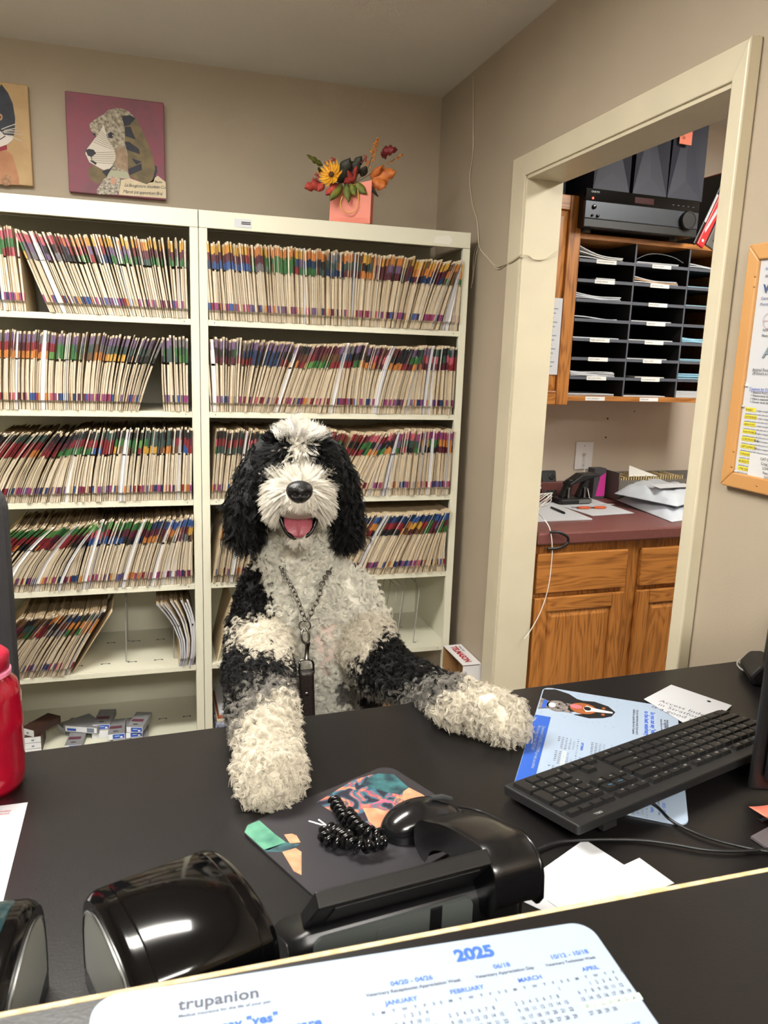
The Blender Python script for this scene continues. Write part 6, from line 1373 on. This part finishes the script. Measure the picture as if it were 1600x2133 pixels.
# ---- fur
def fur(name, n_clump, per, sel, style, seed, mat_):
    r = np.random.RandomState(seed)
    A, B, Cc, D_ = DV[DQ[:, 0]], DV[DQ[:, 1]], DV[DQ[:, 2]], DV[DQ[:, 3]]
    ctr = (A+B+Cc+D_)/4; _, g = sdf(ctr, True); w = np.linalg.norm(np.cross(Cc-A, D_-B), axis=1)*.5
    # nothing of the far side below the desk shows: keep fur where the room could see it
    keep = sel(ctr, g); w = w*keep
    if w.sum() <= 0: return None
    fi = r.choice(len(w), n_clump, p=w/w.sum()); u, v = r.rand(n_clump, 1), r.rand(n_clump, 1)
    P = (A[fi]*(1-u)+B[fi]*u)*(1-v)+(D_[fi]*(1-u)+Cc[fi]*u)*v
    d, g = sdf(P, True); N = nrm(P); P = P-N*d[:, None]
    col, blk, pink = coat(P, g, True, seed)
    px, py = proj(P)
    T, S, Rr, turns, ln = style(P, N, g, px, py, blk, r)          # axis dir, side dir, curl radius, turns, length
    k = ~pink | (r.rand(n_clump) < .22)
    mouth = ((px-621)/41)**2+((py-1090)/32)**2 < 1
    k &= ~(mouth & (P[:, 1] < 1.45))
    nose = ((px-624)/27)**2+((py-1023)/21)**2 < 1
    k &= ~(nose & (P[:, 1] < 1.40))
    P, N, T, S, Rr, turns, ln, col, g = [q[k] for q in (P, N, T, S, Rr, turns, ln, col, g)]; n = len(P)
    K = 9; t = np.linspace(0, 1, K)[None, :, None]
    Bn = np.cross(T, S)
    ph = r.rand(n)*2*PI; ang = ph[:, None, None]+turns[:, None, None]*2*PI*t
    rad = Rr[:, None, None]*np.minimum(1, t*3.2)*(1-.25*t)
    guide = T[:, None]*(ln[:, None, None]*t)+(S[:, None]*(np.cos(ang)-np.cos(ph)[:, None, None])+Bn[:, None]*(np.sin(ang)-np.sin(ph)[:, None, None]))*rad
    guide[..., 2] -= (t[..., 0]**2)*ln[:, None]*.12
    rep = np.repeat(np.arange(n), per); m = n*per
    spread = np.clip(.16*Rr[rep]+.0010, .0012, .0024)
    off = r.normal(0, 1, (m, 3)); off -= N[rep]*(off*N[rep]).sum(1)[:, None]; off *= spread[:, None]
    tip = r.normal(0, 1, (m, 1, 3))*(.0008+.06*Rr[rep])[:, None, None]*t**1.5
    sc = r.uniform(.72, 1.08, (m, 1, 1))
    pts = P[rep][:, None]-N[rep][:, None]*.002+off[:, None]*(1-.55*t)+guide[rep]*sc+tip
    # keep the fur above the desk top where it lies on it
    on = (pts[..., 1] < 1.115) & (pts[..., 2] < HD+.002); pts[..., 2][on] = HD+.002
    cl = np.clip((col*r.uniform(.82, 1.08, (n, 1)))[rep]*r.uniform(.85, 1.1, (m, 1)), 0, .93)
    hc = bpy.data.hair_curves.new(name); hc.add_curves([K]*m)
    hc.attributes['position'].data.foreach_set('vector', (pts-DB).astype(np.float32).ravel())
    ra = hc.attributes.get('radius') or hc.attributes.new('radius', 'FLOAT', 'POINT')
    rr = (np.linspace(1, .35, K)[None, :]*np.full((m, 1), .00042)).astype(np.float32); ra.data.foreach_set('value', rr.ravel())
    ca = hc.attributes.new('coat', 'FLOAT_COLOR', 'CURVE'); ca.data.foreach_set('color', np.c_[cl, np.ones(m)].astype(np.float32).ravel())
    hc.materials.append(mat_); o = bpy.data.objects.new(name, hc); COL.objects.link(o); o.parent = DOG; tag(o, kind='stuff'); return o
def unit(v): return v/np.maximum(1e-9, np.linalg.norm(v, axis=1))[:, None]
def sides(T, r):
    q = r.normal(0, 1, T.shape); q -= T*(q*T).sum(1)[:, None]; return unit(q)
DOWN = np.array([0, 0, -1.]); UP = -DOWN
def st_curl(P, N, g, px, py, blk, r):
    n = len(P); T = unit(N*.80+DOWN*.50+r.normal(0, .38, (n, 3))); R_ = r.uniform(.0055, .0085, n)*np.where(blk, .62, 1)
    return T, sides(T, r), R_, r.uniform(1.0, 1.7, n)*r.choice([-1, 1], n), r.uniform(.013, .024, n)*np.where(blk, .85, 1)
def st_leg(P, N, g, px, py, blk, r):
    n = len(P); T = unit(N*.95+DOWN*.25+np.array([0, -.35, 0])+r.normal(0, .25, (n, 3))); R_ = r.uniform(.0030, .0056, n)
    return T, sides(T, r), R_, r.uniform(.6, 1.2, n)*r.choice([-1, 1], n), r.uniform(.010, .017, n)
def st_ear(P, N, g, px, py, blk, r):
    n = len(P); T = unit(N*.30+DOWN*1.0+r.normal(0, .22, (n, 3))); low = np.clip((py-960)/140, 0, 1)
    return T, sides(T, r), r.uniform(.002, .0055, n)*(1+.6*low), r.uniform(.7, 1.5, n)*r.choice([-1, 1], n), r.uniform(.026, .040, n)+.010*low
NOSE = np.array(O(624, 1020, 1.335)[:])
def st_muz(P, N, g, px, py, blk, r):
    n = len(P); rad = unit(P-NOSE); side = np.abs(px-622)/60
    T = unit(N*.42+rad*.95+DOWN*(.15+.55*np.clip(side, 0, 1))[:, None]*np.ones((1, 3))*np.array([[1, 1, 1]])+r.normal(0, .14, (n, 3)))
    top = (py < 1000)[:, None]; T = np.where(top, unit(N*.35+rad*.8+UP*.55+r.normal(0, .12, (n, 3))), T)
    ln = r.uniform(.014, .024, n)+.012*np.clip(side, 0, 1.2); u_ = (np.abs(px-623) < 36) & (py > 1030); ln[u_] = r.uniform(.007, .012, u_.sum()); T = np.where(u_[:, None], unit(N*.45+DOWN*1.0+np.sign(px-623)[:, None]*np.array(CR)[None]*.35+r.normal(0, .12, (n, 3))), T)
    return T, sides(T, r), r.uniform(.0004, .0014, n), r.uniform(.3, .8, n), ln
def st_head(P, N, g, px, py, blk, r):
    n = len(P); lat = np.sign(px-622)[:, None]*np.array(CR)[None]
    T = unit(N*.55+lat*.55*np.clip(np.abs(px-622)/60, 0, 1)[:, None]+np.where((py < 925)[:, None], UP*.55, DOWN*.35)+r.normal(0, .2, (n, 3)))
    return T, sides(T, r), r.uniform(.001, .004, n), r.uniform(.4, 1, n), r.uniform(.018, .030, n)
M_FUR = attr_mat('dog_fur', True)
isb = lambda g, *k: np.isin(g, k)
seen = lambda P: (P[:, 2] > .68)
fur('body_fur', 5600, 25, lambda P, g: isb(g, BODY, NECK) & seen(P) & (P[:, 1] < 1.72), st_curl, 11, M_FUR)
fur('leg_fur', 9000, 12, lambda P, g: isb(g, LEGL, LEGR), st_leg, 12, M_FUR)
fur('ear_fur', 2600, 15, lambda P, g: isb(g, EAR), st_ear, 13, M_FUR)
fur('muzzle_fur', 2600, 10, lambda P, g: isb(g, MUZ, JAW), st_muz, 14, M_FUR)
fur('head_fur', 2800, 13, lambda P, g: isb(g, HEAD), st_head, 15, M_FUR)
fur('hind_fur', 1600, 6, lambda P, g: (isb(g, HIND) | (isb(g, BODY) & ~seen(P))), st_curl, 16, M_FUR)
# tuft of white hair standing up on the crown
def tuft(seed=3):
    r = np.random.RandomState(seed); pts = []; K = 11; t = np.linspace(0, 1, K)[:, None]
    tips = [(588, 876), (600, 868), (611, 862), (628, 858), (640, 882), (660, 884), (675, 886), (690, 898), (570, 892), (580, 885), (650, 900), (668, 905), (630, 895)]
    for tx, ty in tips:
        base0 = np.array(O(612+(tx-622)*.45, 910, 1.425)[:]); tip0 = np.array(O(tx, ty, 1.41)[:]); bend = r.normal(0, .006, 3)
        for k in range(42):
            b = base0+r.normal(0, .006, 3); e = tip0+r.normal(0, .0035, 3)*np.array([1, 1, 1.6]); L = r.uniform(.7, 1.02)
            p = b+(e-b)*t*L+bend*np.sin(PI*t)+np.array([0, -.012, .004])*np.sin(PI*t); pts.append(p)
    pts = np.array(pts); m = len(pts); hc = bpy.data.hair_curves.new('crown_tuft'); hc.add_curves([K]*m)
    hc.attributes['position'].data.foreach_set('vector', (pts-DB).astype(np.float32).ravel())
    ra = hc.attributes.get('radius') or hc.attributes.new('radius', 'FLOAT', 'POINT'); ra.data.foreach_set('value', np.tile(np.linspace(.00034, .00012, K), m).astype(np.float32))
    ca = hc.attributes.new('coat', 'FLOAT_COLOR', 'CURVE'); ca.data.foreach_set('color', np.tile(np.array([.74, .72, .67, 1]), m).astype(np.float32))
    hc.materials.append(M_FUR); o = bpy.data.objects.new('crown_tuft', hc); COL.objects.link(o); o.parent = DOG; tag(o, kind='stuff')
tuft()
# ---- nose, mouth, tongue, eyes
M_NOSE = mat('nose_leather', (20, 19, 20), .32, bump=.5, bscale=260)
nc = O(624, 1025, 1.319)
def nosef(i, j):
    th = 2*PI*i; ph = PI*(j-.5); x = math.cos(ph)*math.cos(th); y = math.cos(ph)*math.sin(th); z = math.sin(ph)
    w = .0235*(1+.16*z-.10*(z < -.3)*(-z-.3)); p = Vector((x*w, y*.020, z*.0205))
    if y < 0:
        for s in (-1, 1):
            d2 = ((p.x-s*.0105)/.0058)**2+((p.z+.0015)/.0048)**2; p.y += .009*math.exp(-d2)
        p.y += .0022*math.exp(-(p.x/.0016)**2)*(1 if z < .1 else .3)
    return nc+p
MB().grid(nosef, 48, 28).build('nose', M_NOSE, DOG, world=True, smooth=180)
for s in (-1, 1): MB().ball(nc+Vector((s*.0105, -.0105, -.0015)), (.0042, .003, .0034), 12, 8).build('nostril', mat('nostril_black', (4, 4, 4), .8), DOG, world=True, smooth=180)
M_LIP = mat('lip_black', (14, 12, 13), .35); M_TONG = mat('tongue_pink', (156, 82, 92), .28, var=.12, vscale=60, bump=.35, bscale=420); M_CAV = mat('mouth_dark', (30, 12, 12), .6)
def mouthp(x, y, Y): return O(x, y, Y)
cav = [(579, 1060), (598, 1054), (622, 1052), (646, 1054), (662, 1060), (661, 1078), (653, 1100), (641, 1115), (622, 1122), (605, 1117), (593, 1102), (584, 1080)]
cen = O(621, 1085, 1.40); g = MB(); n = len(cav)
ring0 = [O(621+(x-621)*1.0, 1085+(y-1085)*1.0, 1.362+.018*((1115-y)/60)) for x, y in cav]; ring1 = [O(621+(x-621)*.7, 1085+(y-1085)*.7, 1.40) for x, y in cav]
g.add(ring0+ring1+[cen], [(i, (i+1) % n, n+(i+1) % n, n+i) for i in range(n)]+[(n+i, n+(i+1) % n, 2*n) for i in range(n)]); g.build('mouth', M_CAV, DOG, world=True, smooth=60)
MB().tube(cat_path([ring0[i] for i in (11, 10, 9, 8, 7, 6, 5)], 4), [.0020]+[.0034]*23+[.0020], 8).build('lower_lip', M_LIP, DOG, world=True, smooth=180)
MB().tube(cat_path([ring0[0]+Vector((-.004, .004, .002)), ring0[11], ring0[10]], 4), .0034, 8).build('lip_corner', M_LIP, DOG, world=True, smooth=180)
MB().tube(cat_path([ring0[4]+Vector((.004, .004, .002)), ring0[5], ring0[6]], 4), .0034, 8).build('lip_corner', M_LIP, DOG, world=True, smooth=180)
tg = [(1060, 1.40, 24, .006), (1072, 1.378, 27, .006), (1086, 1.362, 29, .005), (1098, 1.352, 28, .004), (1108, 1.347, 23, .002), (1114, 1.346, 13, .0), (1116.5, 1.348, 3, 0)]
def tongf(i, j):
    f = j*(len(tg)-1); a = int(min(f, len(tg)-2)); u = f-a; y, Y, w, dp = [tg[a][k]*(1-u)+tg[a+1][k]*u for k in range(4)]
    s = 2*i-1; p = O(622+s*w, y, Y); p.y += dp*(s*s)*1.3+.0035*math.exp(-(s/.12)**2); return p
MB().grid(tongf, 16, 24).build('tongue', M_TONG, DOG, world=True, smooth=180, solid=.004)
for s, x in ((-1, 592), (1, 655)): MB().ball(O(x, 957, 1.418), .0105, 16, 10).build('eye', mat('eye_dark', (18, 10, 6), .06), DOG, world=True, smooth=180)
M_NAIL = mat('claw', (60, 54, 48), .4)
for x, y in ((530, 1650), (546, 1658), (566, 1660), (588, 1654), (602, 1644), (1058, 1533), (1076, 1530), (1042, 1528)):
    p = pl(x, y-8, .010); MB().tube([p+Vector((0, .012, .006)), p, p+Vector((0, -.006, -.006))], [.004, .003, .001], 8).build('claw', M_NAIL, DOG, world=True, smooth=60)
# ---- chain collar and leash
M_CHAIN = mat('gunmetal', (120, 116, 110), .3, metal=1)
CC = thing('chain_collar', 'steel chain collar hanging on the dog\'s white chest', 'collar', O(637, 1300, 1.36))
def links(path, name='chain_link', r=.0013, L=.0125, w=.0048):
    pts = cat_path(path, 30); acc = [0]
    for a, b in zip(pts[:-1], pts[1:]): acc.append(acc[-1]+(b-a).length)
    n = max(2, int(acc[-1]/(L*.78)))
    for k in range(n):
        s = acc[-1]*(k+.5)/n; i = max(j for j in range(len(acc)) if acc[j] <= s); i = min(i, len(pts)-2); p = pts[i].lerp(pts[i+1], (s-acc[i])/max(1e-9, acc[i+1]-acc[i])); t = (pts[i+1]-pts[i]).normalized()
        a = t.cross(Vector((0, 1, 0))).normalized(); b = a.cross(t); a = (a*math.cos(PI/4+k % 2*PI/2)+b*math.sin(PI/4+k % 2*PI/2))
        ring = [p+t*(L/2*math.cos(q))+a*(w*math.sin(q)) for q in (2*PI*j/14 for j in range(15))]
        MB().tube(ring, r, 6, cap=False).build(name, M_CHAIN, CC, world=True, smooth=180)
links([O(585, 1180, 1.44), O(598, 1206, 1.405), O(611, 1228, 1.39), O(622, 1255, 1.375), O(629, 1275, 1.368), O(636, 1293, 1.362)])
links([O(690, 1185, 1.44), O(672, 1214, 1.395), O(664, 1243, 1.378), O(652, 1268, 1.368), O(641, 1292, 1.362)])
rc = O(635, 1303, 1.360)
def ringp(c, r1, n=24, tilt=0): return [c+Vector((r1*math.cos(q), r1*.25*math.sin(q)*0-.002*math.cos(q), r1*math.sin(q))) for q in (2*PI*k/n for k in range(n+1))]
MB().tube(ringp(rc, .0105), .0015, 8, cap=False).build('ring', M_CHAIN, CC, world=True, smooth=180)
LS = thing('leash', 'dark leather leash with a swivel clip hanging from the chain collar', 'leash', O(640, 1440, 1.345))
hk = [O(632, 1312, 1.356), O(628, 1320, 1.352), O(630, 1334, 1.350), O(640, 1340, 1.350), O(644, 1328, 1.352), O(642, 1316, 1.354), O(637, 1308, 1.357)]
MB().tube(cat_path(hk, 6), .0022, 8).build('hook', M_CHAIN, LS, world=True, smooth=180)
a_, b_ = O(641, 1338, 1.350), O(638, 1374, 1.347); MB().tube([a_, a_.lerp(b_, .15), a_.lerp(b_, .2), a_.lerp(b_, .85), a_.lerp(b_, .9), b_], [.0052, .0052, .0042, .0042, .0058, .0058], 12).build('swivel', M_CHAIN, LS, world=True, smooth=50)
dq = [O(x, y, 1.346) for x, y in ((624, 1378), (624, 1396), (626, 1404), (651, 1404), (653, 1394), (652, 1380), (646, 1374), (630, 1374), (624, 1378))]
MB().tube(cat_path(dq, 3), .0021, 8).build('d_ring', M_CHAIN, LS, world=True, smooth=180)
s0, s1 = O(638, 1396, 1.346), O(642, 1520, 1.335)
def strapf(i, j): c = s0.lerp(s1, j); c = c if j < .98 else c; return Vector((c.x+(i-.5)*.0265, c.y+.002*math.sin(3*j), c.z))
M_LEA = mat('dark_leather', (34, 26, 24), .42, bump=.3, bscale=300)
MB().grid(strapf, 4, 16, flip=True).build('strap', M_LEA, LS, world=True, solid=.004, smooth=60)
MB().grid(lambda i, j: Vector((strapf(i, j).x, strapf(i, j).y-.004, strapf(i, j).z)) if j < 2 else None, 4, 12).build('strap_fold', M_LEA, LS, world=True, solid=.003, smooth=60)
p = O(639, 1446, 1.338); MB().lathe([(.0045, 0), (.0045, .0012), (.003, .002), (.0, .002)], 16, p, axis='y').build('rivet', M_CHROME, LS, world=True, smooth=60)
# ------------------------------------------------------------------ lettering becomes plain mesh
bpy.context.view_layer.update()
dg = bpy.context.evaluated_depsgraph_get()
for o in [o for o in bpy.data.objects if o.type == 'FONT']:
    me = bpy.data.meshes.new_from_object(o.evaluated_get(dg)); nm = o.name.split('.')[0]; par = o.parent; ml = o.matrix_local.copy(); props = {k: o[k] for k in o.keys()}
    bpy.data.objects.remove(o)
    n = bpy.data.objects.new(nm, me); COL.objects.link(n); n.parent = par; n.matrix_local = ml
    for k, v in props.items(): n[k] = v
